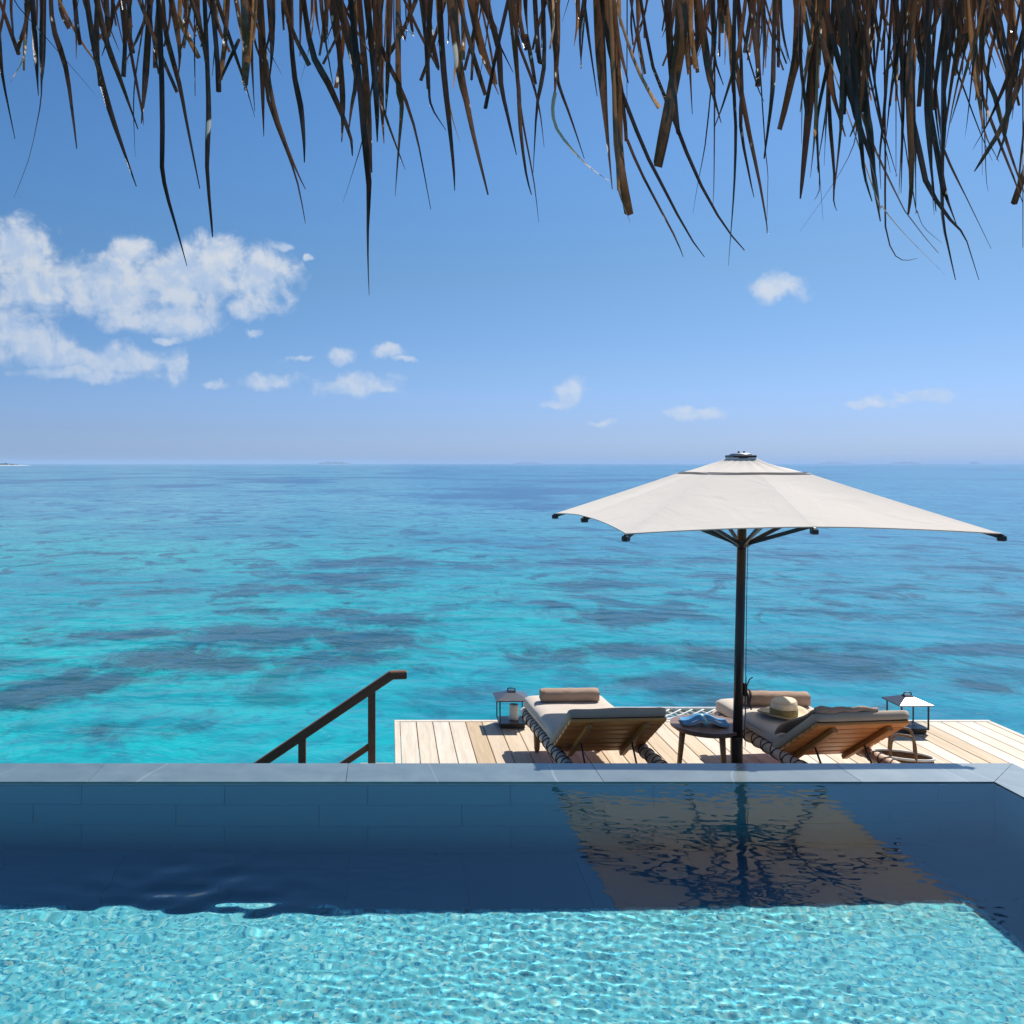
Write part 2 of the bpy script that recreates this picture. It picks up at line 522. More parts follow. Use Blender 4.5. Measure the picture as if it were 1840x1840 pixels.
def build_sea():
    def axis(lo, hi, step, far, grow=1.12):
        a = list(np.arange(lo, hi, step))
        s, v = step, hi
        while v < far:
            a.append(v); s *= grow; v += s
        a.append(far)
        s, v = step, lo - step
        b = []
        while v > -far:
            b.append(v); s *= grow; v -= s
        b.append(-far)
        return np.array(b[::-1] + a)
    xs = axis(-24, 40, 0.35, 14000.0)
    ys = axis(6, 60, 0.35, 14000.0, 1.06)
    X, Y = np.meshgrid(xs, ys)
    reef = np.zeros_like(X); pale = np.zeros_like(X)
    wx = X + 2.2 * (fbm(X * .35, Y * .25, 3) - .5) * (Y / 18)
    wy = Y + 4.0 * (fbm(X * .25 + 40, Y * .18, 9) - .5) * (Y / 22)
    for lst, arr in ((REEF, reef), (PALE, pale)):
        for (cx, cy, rx, ry, s) in lst:
            c = on_z(cx, cy, SEA)
            rxm = rx / F * c.y
            rym = (on_z(cx, cy - ry, SEA).y - on_z(cx, cy + ry, SEA).y) / 2
            d = np.sqrt(((wx - c.x) / rxm) ** 2 + ((wy - c.y) / rym) ** 2)
            np.maximum(arr, s * np.clip(1.25 - d * .75, 0, 1), out=arr)
    # beyond the part one can make out, more of the same
    gen = np.clip((fbm(X * .05, Y * .03, 31) - .47) * 3.2, 0, .8)
    outer = np.clip((Y - 55) / 30, 0, 1)
    outer = np.maximum(outer, np.clip((np.abs(X - 8) - 22) / 12, 0, 1))
    outer = np.maximum(outer, np.clip((8 - Y) / 4, 0, 1))
    reef = np.maximum(reef, gen * outer)
    n, m = X.shape
    V = np.stack([X.ravel(), Y.ravel(), np.full(X.size, SEA)], 1)
    idx = np.arange(X.size).reshape(n, m)
    Fq = np.stack([idx[:-1, :-1].ravel(), idx[:-1, 1:].ravel(), idx[1:, 1:].ravel(), idx[1:, :-1].ravel()], 1)
    me = bpy.data.meshes.new('sea')
    me.vertices.add(len(V)); me.vertices.foreach_set('co', V.ravel())
    me.loops.add(Fq.size); me.loops.foreach_set('vertex_index', Fq.ravel())
    me.polygons.add(len(Fq)); me.polygons.foreach_set('loop_start', np.arange(0, Fq.size, 4)); me.polygons.foreach_set('loop_total', np.full(len(Fq), 4))
    me.update(calc_edges=True)
    for nm, arr in (('reef', reef), ('pale', pale)):
        at = me.attributes.new(nm, 'FLOAT', 'POINT')
        at.data.foreach_set('value', arr.ravel().astype(np.float32))
    m_, nt, b, out = new_mat('sea_water')
    pos = node(nt, 'ShaderNodeNewGeometry').outputs['Position']
    sp = node(nt, 'ShaderNodeSeparateXYZ'); lk(nt, pos, sp.inputs[0])
    ar = node(nt, 'ShaderNodeAttribute', attribute_name='reef').outputs['Fac']
    ap = node(nt, 'ShaderNodeAttribute', attribute_name='pale').outputs['Fac']
    n1 = noise(nt, mapping(nt, pos, (.9, .55, 1), (0, 0, .35)), 1.1, 8.0, 0.78, 0.9)
    n2 = noise(nt, mapping(nt, pos, (.55, .38, 1), (0, 0, -.30)), 0.6, 6.0, 0.68, 0.6)
    rf = math_(nt, 'ADD', ar, math_(nt, 'MULTIPLY', math_(nt, 'SUBTRACT', math_(nt, 'MULTIPLY', math_(nt, 'ADD', n1, n2), 0.5), 0.5), 3.4))
    rf = maprange(nt, rf, 0.15, 0.76, 0.0, 1.0, True)
    # scattered small coral heads between the larger patches
    sm = noise(nt, mapping(nt, pos, (.42, .30, 1), (0, 0, .25), (4, 9, 0)), 1.0, 6.0, 0.66, 0.8)
    sm = math_(nt, 'MULTIPLY', maprange(nt, sm, 0.515, 0.63, 0.0, 0.9, True), maprange(nt, ap, 0.5, 0.1, 0.0, 1.0))
    rf = math_(nt, 'MAXIMUM', rf, math_(nt, 'MULTIPLY', sm, maprange(nt, sp.outputs[1], 12.0, 20.0, 0.35, 1.0)))
    # lagoon floor under deeper water further out
    deep = maprange(nt, sp.outputs[1], 14.0, 90.0, 0.0, 1.0, True)
    right = maprange(nt, sp.outputs[0], -4.0, 22.0, 0.0, 1.0, True)
    sand = mixc(nt, deep, SEA_NEAR, SEA_MID)
    sand = mixc(nt, math_(nt, 'MULTIPLY', right, 0.72), sand, SEA_RIGHT)
    sand = mixc(nt, math_(nt, 'MULTIPLY', ap, 0.55), sand, SEA_PALE)
    big = noise(nt, mapping(nt, pos, (.05, .11, 1), (0, 0, .15)), 1.0, 4.0, 0.55)
    sand = mixc(nt, maprange(nt, big, 0.42, 0.68, 0, .5), sand, SEA_DEEP)
    reefc = mixc(nt, deep, REEF_NEAR, REEF_FAR)
    col = mixc(nt, math_(nt, 'MULTIPLY', rf, 0.94), sand, reefc)
    # waves: wind chop, longer swell, fine ripple
    def wav(sx, sy, rz, detail=3.0, dist=.6, scale=1.0):
        return noise(nt, mapping(nt, pos, (sx, sy, 1), (0, 0, rz)), scale, detail, 0.55, dist)
    h = math_(nt, 'MULTIPLY', wav(.22, .42, -.28, 2.0), 1.3)
    h = math_(nt, 'ADD', h, math_(nt, 'MULTIPLY', wav(.75, 1.0, -.20, 3.0), 0.60))
    h = math_(nt, 'ADD', h, math_(nt, 'MULTIPLY', wav(2.0, 2.4, -.45, 3.0), 0.15))
    h = math_(nt, 'ADD', h, math_(nt, 'MULTIPLY', wav(5, 9, .3, 2.0), 0.02))
    nrm = bump(nt, h, SEA_BUMP, 0.30)
    # light and dark of the refracted floor follows the same chop
    rip = maprange(nt, math_(nt, 'ADD', wav(.38, .42, -.35, 5.0, .9), math_(nt, 'MULTIPLY', math_(nt, 'SUBTRACT', wav(1.1, 1.15, -.2, 5.0), .5), 1.1)), 0.34, 0.66, 0.0, 1.0)
    fine = maprange(nt, wav(2.6, 2.2, -.35, 5.0, 1.0), 0.50, 0.66, 0.0, 0.45)
    col = mixc(nt, fine, col, mixc(nt, 0.35, SEA_DEEP, reefc))
    col = mixc(nt, math_(nt, 'MULTIPLY', rip, 0.40), col, mixc(nt, 0.5, SEA_DEEP, reefc))
    lk(nt, col, b.inputs['Base Color'])
    lk(nt, nrm, b.inputs['Normal'])
    b.inputs['Roughness'].default_value = SEA_ROUGH
    b.inputs['IOR'].default_value = 1.33
    b.inputs['Specular IOR Level'].default_value = 0.16
    o = link('sea', me, m_)
    tag(o, 'turquoise lagoon with dark reef patches reaching to the horizon', 'sea', kind='structure')

SEA_NEAR = (0.004, 0.36, 0.37)
SEA_MID = (0.105, 0.34, 0.40)
SEA_RIGHT = (0.045, 0.22, 0.34)
SEA_PALE = (0.003, 0.43, 0.42)
SEA_DEEP = (0.018, 0.15, 0.29)
REEF_NEAR = (0.018, 0.062, 0.082)
REEF_FAR = (0.016, 0.082, 0.19)
SEA_BUMP = 0.5
SEA_ROUGH = 0.22
build_sea()

# ------------------------------------------------------------------ islands and the air between
def build_islands():
    sand = plain('beach_sand', (0.70, 0.66, 0.56), 0.9, scale=0.05)
    m, nt, b, out = new_mat('far_foliage')
    n = noise(nt, objco(nt), 0.12, 5.0, 0.65)
    lk(nt, ramp(nt, n, [(0.3, (0.010, 0.028, 0.010)), (0.7, (0.045, 0.085, 0.028))]), b.inputs['Base Color'])
    b.inputs['Roughness'].default_value = 0.8
    def isle(x0, x1, d, hgt, label, seed, gap_tip=0.0, beach=1.2):
        rg = random.Random(seed)
        L = x1 - x0
        root = empty('island', ((x0 + x1) / 2, d, SEA))
        tag(root, label, 'island', kind='structure')
        # sand bank
        n = 40
        V, Fq = [], []
        for i in range(n + 1):
            u = -1 + 2 * i / n
            w = 0.16 * L * math.sqrt(max(0, 1 - u ** 2)) + .5
            z = beach * (1 - abs(u) ** 6)
            for (yy, zz) in ((-w, -.4), (-w * .8, z * .6), (-w * .5, z), (w * .5, z), (w, -.4)):
                V.append((u * L / 2, yy, zz))
        for i in range(n):
            for k in range(4):
                Fq.append((i * 5 + k, (i + 1) * 5 + k, (i + 1) * 5 + k + 1, i * 5 + k + 1))
        link('beach', mesh('beach', V, Fq, True), sand, root)
        # wood: many small leaf clumps heaped along the bank
        parts = []
        cnt = 420
        bm = bmesh.new()
        for i in range(cnt):
            u = rg.uniform(-.97, .97 - gap_tip)
            env = (1 - abs(u) ** 4) * (0.65 + .35 * math.sin(u * 9 + seed) * math.sin(u * 23 + seed * 2))
            if u > .5: env *= max(.35, 1 - (u - .5) * 1.1)
            top = max(.3, hgt * env)
            s = rg.uniform(.10, .22) * hgt
            z = beach + rg.random() ** .6 * max(.1, top - beach - s * .4)
            y = rg.uniform(-.07, .07) * L * (1 - u * u)
            mt = Matrix.Translation((u * L / 2, y, z)) @ Euler((rg.random() * 3, rg.random() * 3, rg.random() * 3)).to_matrix().to_4x4() @ Matrix.Diagonal((s * rg.uniform(1, 1.9), s * rg.uniform(.8, 1.5), s * rg.uniform(.7, 1.1), 1))
            bmesh.ops.create_icosphere(bm, subdivisions=1, radius=1.0, matrix=mt)
        for v in bm.verts:
            v.co += Vector((rg.uniform(-1, 1), rg.uniform(-1, 1), rg.uniform(-1, 1))) * hgt * .03
        me = bpy.data.meshes.new('wood'); bm.to_mesh(me); bm.free()
        link('woodland', me, m, root)['kind'] = 'stuff'
    d = 1885.0
    isle((-330 - CX) / F * d, (57 - CX) / F * d, d, 10.0, 'low sandy island with white beach and dark green trees', 3, .10, 1.5)
    for (a, b_, dd, h, lab, s) in (
            (570, 629, 7000, 20, 'long low wooded island, clearest of those on the hazy horizon', 5),
            (922, 976, 9300, 22, 'very faint flat island on the hazy horizon left of the parasol', 6),
            (1472, 1534, 9300, 23, 'faint low island just right of the parasol top on the horizon', 7),
            (1598, 1656, 9000, 23, 'faint long island further right of the parasol on the horizon', 8),
            (1742, 1760, 9000, 24, 'tiny faint islet on the horizon, shortest of the islands', 9)):
        isle((a - CX) / F * dd, (b_ - CX) / F * dd, dd, h, lab, s, 0, 1.5)

def build_haze():
    v = [(x, y, z) for z in (-3.6, 30.0) for (x, y) in ((-14500, -14500), (14500, -14500), (14500, 14500), (-14500, 14500))]
    f = [(3, 2, 1, 0), (4, 5, 6, 7), (0, 1, 5, 4), (1, 2, 6, 5), (2, 3, 7, 6), (3, 0, 4, 7)]
    m = bpy.data.materials.new('haze_air'); m.use_nodes = True
    nt = m.node_tree; nt.nodes.clear()
    out = node(nt, 'ShaderNodeOutputMaterial')
    pv = node(nt, 'ShaderNodeVolumePrincipled')
    pv.inputs['Color'].default_value = HAZE_COLOR + (1.0,)
    pv.inputs['Density'].default_value = HAZE_DENSITY
    pv.inputs['Anisotropy'].default_value = 0.0
    lk(nt, pv.outputs[0], out.inputs['Volume'])
    o = link('haze', mesh('haze', v, f), m)
    tag(o, 'pale blue sea haze that softens the horizon', 'haze', kind='stuff')
HAZE_DENSITY = 1.8e-4
HAZE_COLOR = (0.56, 0.69, 0.89)
build_islands()
if HAZE_DENSITY > 0: build_haze()

# ------------------------------------------------------------------ pool
PX0, PX1 = -5.0, 3.26          # water, left and right
PY0, PY1 = 1.0, 4.95           # near and far
PD = 0.95                      # depth
CW = 0.305                     # coping width

def coping_mat():
    m, nt, b, out = new_mat('wet_slate_coping')
    pos = node(nt, 'ShaderNodeNewGeometry').outputs['Position']
    n = noise(nt, pos, 5.0, 6.0, 0.65, 0.4)
    n2 = noise(nt, pos, 160.0, 3.0, 0.6)
    r = rnd(nt)
    c = ramp(nt, math_(nt, 'ADD', math_(nt, 'MULTIPLY', n, .7), math_(nt, 'MULTIPLY', r, .3)),
             [(0.25, (0.085, 0.125, 0.135)), (0.55, (0.145, 0.195, 0.20)), (0.8, (0.22, 0.27, 0.27))])
    # thin pale veins
    wv = noise(nt, mapping(nt, pos, (1.0, .45, 1), (0, 0, .35)), 0.8, 1.5, 0.5, 0.3)
    v = math_(nt, 'ABSOLUTE', math_(nt, 'SUBTRACT', wv, 0.5))
    c = mixc(nt, maprange(nt, v, 0.0, 0.0022, .35, 0.0), c, (0.5, 0.52, 0.52))
    lk(nt, c, b.inputs['Base Color'])
    b.inputs['Roughness'].default_value = 0.45
    b.inputs['Coat Weight'].default_value = 1.0
    b.inputs['Coat Roughness'].default_value = 0.07
    b.inputs['Coat IOR'].default_value = 1.36
    lk(nt, bump(nt, math_(nt, 'ADD', n2, math_(nt, 'MULTIPLY', n, 2)), 0.12, 0.004), b.inputs['Normal'])
    lk(nt, bump(nt, noise(nt, mapping(nt, pos, (9, 22, 1)), 1.0, 2.0), 0.10, 0.004), b.inputs['Coat Normal'])
    return m
M_COPING = coping_mat()

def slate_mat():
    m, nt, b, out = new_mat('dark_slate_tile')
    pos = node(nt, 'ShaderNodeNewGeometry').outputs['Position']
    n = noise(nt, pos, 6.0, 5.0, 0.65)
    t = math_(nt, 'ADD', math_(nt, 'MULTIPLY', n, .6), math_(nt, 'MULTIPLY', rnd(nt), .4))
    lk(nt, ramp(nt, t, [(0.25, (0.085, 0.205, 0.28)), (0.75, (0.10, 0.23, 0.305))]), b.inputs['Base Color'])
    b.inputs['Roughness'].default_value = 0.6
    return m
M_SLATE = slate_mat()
M_GROUT = plain('dark_grout', (0.08, 0.21, 0.295), 0.9)

def mosaic_mat():
    m, nt, b, out = new_mat('turquoise_pebble_mosaic')
    pos = node(nt, 'ShaderNodeNewGeometry').outputs['Position']
    wob = node(nt, 'ShaderNodeTexNoise'); lk(nt, pos, wob.inputs['Vector']); wob.inputs['Scale'].default_value = 14.0
    pw = vmath(nt, 'ADD', pos, vmath(nt, 'MULTIPLY', vmath(nt, 'SUBTRACT', wob.outputs['Color'], (.5, .5, .5)), (.03, .03, 0)))
    vo = node(nt, 'ShaderNodeTexVoronoi', voronoi_dimensions='2D', feature='F1')
    lk(nt, pw, vo.inputs['Vector']); vo.inputs['Scale'].default_value = 72.0
    vd = node(nt, 'ShaderNodeTexVoronoi', voronoi_dimensions='2D', feature='DISTANCE_TO_EDGE')
    lk(nt, pw, vd.inputs['Vector']); vd.inputs['Scale'].default_value = 72.0
    sc = node(nt, 'ShaderNodeSeparateColor'); lk(nt, vo.outputs['Color'], sc.inputs[0])
    c = ramp(nt, sc.outputs[0], [(0.0, (0.015, 0.24, 0.40)), (0.14, (0.05, 0.42, 0.54)), (0.30, (0.11, 0.57, 0.62)), (0.72, (0.17, 0.66, 0.68)), (0.92, (0.38, 0.80, 0.78)), (1.0, (0.46, 0.72, 0.60))])
    c = mixc(nt, maprange(nt, vd.outputs['Distance'], 0.0, 0.11, .55, 0.0), c, (0.30, 0.66, 0.70))
    n = noise(nt, pos, 1.3, 3.0, 0.6)
    c = mixc(nt, maprange(nt, n, .42, .7, 0, .30), c, (0.06, 0.40, 0.50))
    lk(nt, c, b.inputs['Base Color'])
    b.inputs['Roughness'].default_value = 0.6
    b.inputs['Specular IOR Level'].default_value = 0.2
    return m

def water_mat():
    m = bpy.data.materials.new('pool_water'); m.use_nodes = True
    nt = m.node_tree; nt.nodes.clear()
    out = node(nt, 'ShaderNodeOutputMaterial')
    g = node(nt, 'ShaderNodeBsdfGlass')
    g.inputs['Color'].default_value = (0.93, 0.985, 1.0, 1)
    g.inputs['Roughness'].default_value = 0.0
    g.inputs['IOR'].default_value = 1.333
    lk(nt, g.outputs[0], out.inputs['Surface'])
    return m

def build_pool():
    # floor
    me = mesh('pool_floor', [(PX0 - .02, PY0 - .02, -PD), (PX1 + .02, PY0 - .02, -PD), (PX1 + .02, PY1 + .02, -PD), (PX0 - .02, PY1 + .02, -PD)], [(0, 1, 2, 3)])
    fl = link('pool_floor', me, mosaic_mat())
    tag(fl, 'bright turquoise mosaic floor under the clear pool water', 'pool floor', kind='structure')
    fl.cycles.is_caustics_receiver = True
    # dark slate-coloured margin added to carry the far and right walls' shade
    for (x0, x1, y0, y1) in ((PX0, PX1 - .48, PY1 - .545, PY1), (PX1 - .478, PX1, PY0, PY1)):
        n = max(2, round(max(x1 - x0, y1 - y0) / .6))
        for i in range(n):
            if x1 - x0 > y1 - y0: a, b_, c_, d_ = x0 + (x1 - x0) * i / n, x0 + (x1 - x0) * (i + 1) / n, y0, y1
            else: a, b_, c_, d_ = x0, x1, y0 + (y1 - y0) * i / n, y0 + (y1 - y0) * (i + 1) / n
            o = box('shade_slab', (b_ - a - .0016, d_ - c_ - .0016, .012), ((a + b_) / 2, (c_ + d_) / 2, -PD + .0062), M_SLATE, fl, None, .0015)
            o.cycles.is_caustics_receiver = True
    # shell of the basin: four thick walls, top just under the coping
    wall = empty('pool_wall', (0, PY1, -PD))
    tag(wall, 'dark slate-lined wall of the infinity pool', 'pool wall', kind='structure')
    T = CW - .01
    def wbox(name, x0, x1, y0, y1, z0, z1, mat, parent=wall):
        o = box(name, (x1 - x0, y1 - y0, z1 - z0), ((x0 + x1) / 2, (y0 + y1) / 2 - PY1, (z0 + z1) / 2 + PD), mat, parent, None, 0.003)
        return o
    zb = -1.75
    wbox('wall_core', PX0 - T, PX1 + T, PY1 + .012, PY1 + T, zb, -.045, M_GROUT)
    wbox('wall_core', PX1 + .012, PX1 + T, PY0 - T, PY1 + .010, zb, -.045, M_GROUT)
    wbox('wall_core', PX0 - T, PX0 - .012, PY0 - T, PY1 + .010, zb, -.045, M_GROUT)
    wbox('wall_core', PX0 - .010, PX1 + .010, PY0 - T, PY0 - .012, zb, -.045, M_GROUT)
    wbox('wall_core', PX0 - T + .01, PX1 + T - .01, PY0 - T + .01, PY1 + T - .01, zb - .12, -PD - .01, M_GROUT)
    # slate tiles on the inner far and right walls
    tw, th, j = 0.77, 0.285, 0.0022
    x_joint = (147 - CX) / F * PY1
    rows = 4
    for r in range(rows):
        z1 = -.045 - r * th
        z0 = max(z1 - th, -PD)
        k0 = x_joint + (0 if r % 2 == 0 else tw * .66)
        x = k0 - math.ceil((k0 - PX0) / tw) * tw
        while x < PX1:
            a, b_ = max(x, PX0), min(x + tw, PX1)
            if b_ - a > .03:
                o = wbox('wall_tile', a + j / 2, b_ - j / 2, PY1 - .002, PY1 + .012, z0 + j / 2, z1 - j / 2, M_SLATE)
                o.cycles.is_caustics_receiver = True
            x += tw
        y = PY1 - .004
        while y > PY0:
            a = max(PY0, y - tw)
            if y - a > .03:
                o = wbox('wall_tile', PX1 - .002, PX1 + .012, a + j / 2, y - j / 2, z0 + j / 2, z1 - j / 2, M_SLATE)
                o.cycles.is_caustics_receiver = True
            y -= tw
    # coping slabs
    cop = empty('pool_coping', (0, 0, -.04))
    tag(cop, 'wet grey slate coping slabs round the pool edge', 'coping', kind='structure')
    def slab(pts):
        n = len(pts)
        c = sum((Vector((p[0], p[1], 0)) for p in pts), Vector()) / n
        ins = .0012
        low = [Vector((p[0], p[1], 0)) + (c - Vector((p[0], p[1], 0))).normalized() * .0006 for p in pts]
        top = [p + (c - p).normalized() * ins for p in low]
        V = [(p.x, p.y, 0.0) for p in low] + [(p.x, p.y, .041) for p in low] + [(p.x, p.y, .045) for p in top]
        Fq = [tuple(reversed(range(n))), tuple(range(2 * n, 3 * n))]
        for lay in (0, 1):
            for i in range(n):
                k = (i + 1) % n
                Fq.append((lay * n + i, lay * n + k, (lay + 1) * n + k, (lay + 1) * n + i))
        link('coping_stone', mesh('coping_stone', V, Fq), M_COPING, cop)
    a, b_ = PX0 - CW, PX1 + CW
    y0, y1 = PY1, PY1 + CW
    js = [(174 - CX) / F * 5.1 + 1.39 * k for k in range(-4, 4)]
    js = [q for q in js if PX0 + .2 < q < PX1 - .2]
    xs = [None] + js + [None]
    for i in range(len(xs) - 1):
        l, r = xs[i], xs[i + 1]
        pts = [(PX0 if l is None else l, y0), (PX1 if r is None else r, y0), (b_ if r is None else r, y1), (a if l is None else l, y1)]
        slab(pts)
    ys = [PY1 + CW] + [PY1 - 1.05 - 1.2 * k for k in range(3)] + [PY0 - CW]
    for i in range(len(ys) - 1):
        t, u = ys[i], ys[i + 1]
        last = i == len(ys) - 2
        slab([(PX1, PY0 if last else u), (b_, PY0 - CW if last else u), (b_, t), (PX1, PY1 if i == 0 else t)])
        slab([(a, PY0 - CW if last else u), (PX0, PY0 if last else u), (PX0, PY1 if i == 0 else t), (a, t)])
    xs = [PX0] + [PX0 + 1.38 * k for k in range(1, 6)] + [PX1]
    for i in range(len(xs) - 1):
        l, r = xs[i], xs[i + 1]
        slab([(a if i == 0 else l, PY0 - CW), (b_ if i == len(xs) - 2 else r, PY0 - CW), (r, PY0), (l, PY0)])
    # water
    nx, ny = int((PX1 - PX0) / .0092), int((PY1 - PY0) / .0092)
    X, Y = np.meshgrid(np.linspace(PX0, PX1, nx), np.linspace(PY0, PY1, ny))
    Z = np.zeros_like(X)
    rg = np.random.default_rng(5)
    comps = [(rg.uniform(.040, .080), .0056) for _ in range(60)] + [(rg.uniform(.09, .18), .0022) for _ in range(24)] + [(rg.uniform(.25, .5), .0009) for _ in range(12)]
    for lam, slope in comps:
        # crests lie mostly across the pool
        th = rg.normal(math.pi / 2, .75)
        k = 2 * math.pi / lam
        q = k * (X * math.cos(th) + Y * math.sin(th)) + rg.uniform(0, 6.28)
        Z += slope / k * WAVE * np.sin(q + .7 * np.sin(q * .11 + rg.uniform(0, 6)))
    env = np.clip(-.25 + 2.4 * fbm(X * 1.1, Y * 1.6, 77, 4), .6, 1.35)
    Z *= env
    # the ruffled spot over the inlet
    c = on_z(340, 1610, 0)
    d = np.sqrt(((X - c.x) / .52) ** 2 + ((Y - c.y) / .30) ** 2)
    g = np.exp(-d ** 2 * 1.3)
    for lam, sl_ in ((.17, .05), (.11, .04), (.26, .045), (.14, .04), (.20, .04)):
        th = rg.normal(math.pi / 2 + .3, .5); k = 2 * math.pi / lam
        q = k * (X * math.cos(th) + Y * math.sin(th)) + rg.uniform(0, 6)
        Z += g * sl_ / k * np.sin(q + 1.3 * np.sin(X * 7 + 2) + .8 * np.sin(Y * 9))
    V = np.stack([X.ravel(), Y.ravel(), Z.ravel()], 1)
    idx = np.arange(X.size).reshape(X.shape)
    Fq = np.stack([idx[:-1, :-1].ravel(), idx[:-1, 1:].ravel(), idx[1:, 1:].ravel(), idx[1:, :-1].ravel()], 1)
    me = bpy.data.meshes.new('pool_water')
    me.vertices.add(len(V)); me.vertices.foreach_set('co', V.ravel())
    me.loops.add(Fq.size); me.loops.foreach_set('vertex_index', Fq.ravel())
    me.polygons.add(len(Fq)); me.polygons.foreach_set('loop_start', np.arange(0, Fq.size, 4)); me.polygons.foreach_set('loop_total', np.full(len(Fq), 4))
    me.polygons.foreach_set('use_smooth', np.ones(len(Fq), bool))
    me.update(calc_edges=True)
    w = link('pool_water', me, water_mat())
    tag(w, 'clear rippled water of the infinity pool mirroring the parasol', 'pool water', kind='structure')
    w.cycles.is_caustics_caster = True
WAVE = 0.29
build_pool()

# ------------------------------------------------------------------ sun deck
M_DECK = wood('weathered_deck_timber', [(0.15, (0.50, 0.36, 0.21)), (0.35, (0.59, 0.455, 0.30)), (0.6, (0.64, 0.54, 0.41)), (0.9, (0.68, 0.60, 0.50))], 1, 0.62)
M_PILE = wood('dark_pile_timber', [(0.0, (0.10, 0.075, 0.055)), (1.0, (0.18, 0.14, 0.10))], 2, 0.75)
DX0, DX1 = 0.045, 5.72
DY1 = 8.77
def build_deck():
    root = empty('sun_deck', (2.9, 7.0, DECK))
    tag(root, 'pale weathered timber sun deck below the pool', 'deck', kind='structure')
    o = root.location
    pitch, gap, th = 0.1555, 0.007, 0.032
    def pb(name, x0, x1, y0, y1, z0, z1, mat):
        return box(name, (x1 - x0, y1 - y0, z1 - z0), ((x0 + x1) / 2 - o.x, (y0 + y1) / 2 - o.y, (z0 + z1) / 2 - o.z), mat, root, None, 0.003)
    x = DX0 + .055
    near = PY1 + CW + .012
    while x < DX1 - .05:
        x1 = min(x + pitch - gap, DX1 - .058)
        y0 = near if x < PX1 + CW + .01 else -1.4
        pb('plank', x, x1, y0, DY1 - .060, DECK - th, DECK - random.uniform(0, .0012), M_DECK)
        x += pitch
    pb('edge_board', DX0, DX1, DY1 - .055, DY1, DECK - .14, DECK + .003, M_DECK)
    pb('edge_board', DX0, DX0 + .050, near, DY1 - .057, DECK - .14, DECK + .002, M_DECK)
    pb('edge_board', DX1 - .052, DX1, -1.4, DY1 - .057, DECK - .14, DECK + .002, M_DECK)
    for yy in (5.8, 6.7, 7.6, 8.5):
        pb('joist', DX0 + .06, DX1 - .06, yy, yy + .06, DECK - th - .16, DECK - th - .004, M_PILE)
    for yy in (-.6, 1.0, 2.6, 4.2):
        pb('joist', PX1 + CW + .03, DX1 - .06, yy, yy + .06, DECK - th - .16, DECK - th - .004, M_PILE)
    for xx in (.4, 2.1, 3.8, 5.4):
        for yy in (5.83, 8.53):
            t = tube('pile', [(xx - o.x, yy - o.y, -.2), (xx - o.x, yy - o.y, SEA - 1.1 - DECK)], .10, M_PILE, root, 14)
    for yy in (-.57, 2.63):
        tube('pile', [(5.4 - o.x, yy - o.y, -.2), (5.4 - o.x, yy - o.y, SEA - 1.1 - DECK)], .10, M_PILE, root, 14)
build_deck()

# villa terrace behind the pool, under the thatch (where the photographer stands)
def build_terrace():
    root = empty('terrace', (0, -1.2, 0))
    tag(root, 'timber villa terrace at the near edge of the pool', 'terrace', kind='structure')
    x = PX0 - .3
    while x < PX1 + CW:
        box('plank', (.148, 3.6, .03), (x + .075, -1.2 + 1.2 - 1.115, -.020), M_DECK, root, None, .003)
        x += .1555
    for yy in (-2.8, -1.6, -.4, .5):
        box('joist', (PX1 - PX0 + .6, .08, .18), ((PX0 + PX1) / 2, yy + 1.2 - .0, -.127), M_PILE, root)
    for xx in (-4.6, -1.5, 2.8):
        for yy in (-2.8, .2):
            tube('pile', [(xx, yy + 1.2, -.2), (xx, yy + 1.2, SEA - 1.1)], .11, M_PILE, root, 14)
    for xx in (-4.6, -1.5, 2.8):
        tube('pool_pile', [(xx, 4.5 + 1.2, -1.86), (xx, 4.5 + 1.2, SEA - 1.1)], .14, M_PILE, root, 14)
build_terrace()

# ================================================================== THINGS
M_TEAK = wood('oiled_teak', [(0.0, (0.52, 0.155, 0.030)), (0.5, (0.74, 0.26, 0.055)), (1.0, (0.86, 0.37, 0.09))], 0, 0.42)
M_TEAKV = wood('teak_leg', [(0.0, (0.30, 0.14, 0.05)), (1.0, (0.46, 0.24, 0.09))], 2, 0.45)
M_TEAKY = wood('teak_rail', [(0.0, (0.46, 0.18, 0.04)), (1.0, (0.62, 0.28, 0.07))], 1, 0.45)
M_RAIL = wood('dark_stained_timber', [(0.0, (0.11, 0.048, 0.022)), (1.0, (0.165, 0.075, 0.034))], 1, 0.72, bmp=.15)
M_CREAM = fabric('cream_canvas', (0.57, 0.495, 0.415), var=.06, wrinkle=.5)
M_GREYC = fabric('taupe_canvas', (0.30, 0.265, 0.225), var=.08, wrinkle=.6)
M_TOWEL = fabric('taupe_towelling', (0.42, 0.285, 0.205), var=.14, wrinkle=2.2, weave=700)
M_BLACK = plain('black_painted_steel', (0.016, 0.016, 0.019), 0.38, scale=60)
M_BROWNM = plain('dark_bronze_metal', (0.022, 0.016, 0.014), 0.32, scale=60)
M_CORD = plain('dark_brown_cord', (0.030, 0.016, 0.012), 0.7, scale=200, bmp=.4)
M_WRAP = plain('taupe_rail_wrap', (0.64, 0.48, 0.36), 0.65, scale=40, var=.2, bmp=.3)
M_ROPE = plain('white_rope', (0.78, 0.77, 0.73), 0.8, scale=150, bmp=.5)
M_WHITE = plain('candle_wax', (0.80, 0.76, 0.68), 0.5)

# ------------------------------------------------------------------ sun lounger
def panel_frame():
    d = Vector((0, -.826, .564)).normalized()
    n = Vector((0, .564, .826)).normalized()
    return d, n, Matrix((Vector((-1, 0, 0)), d, n)).transposed()

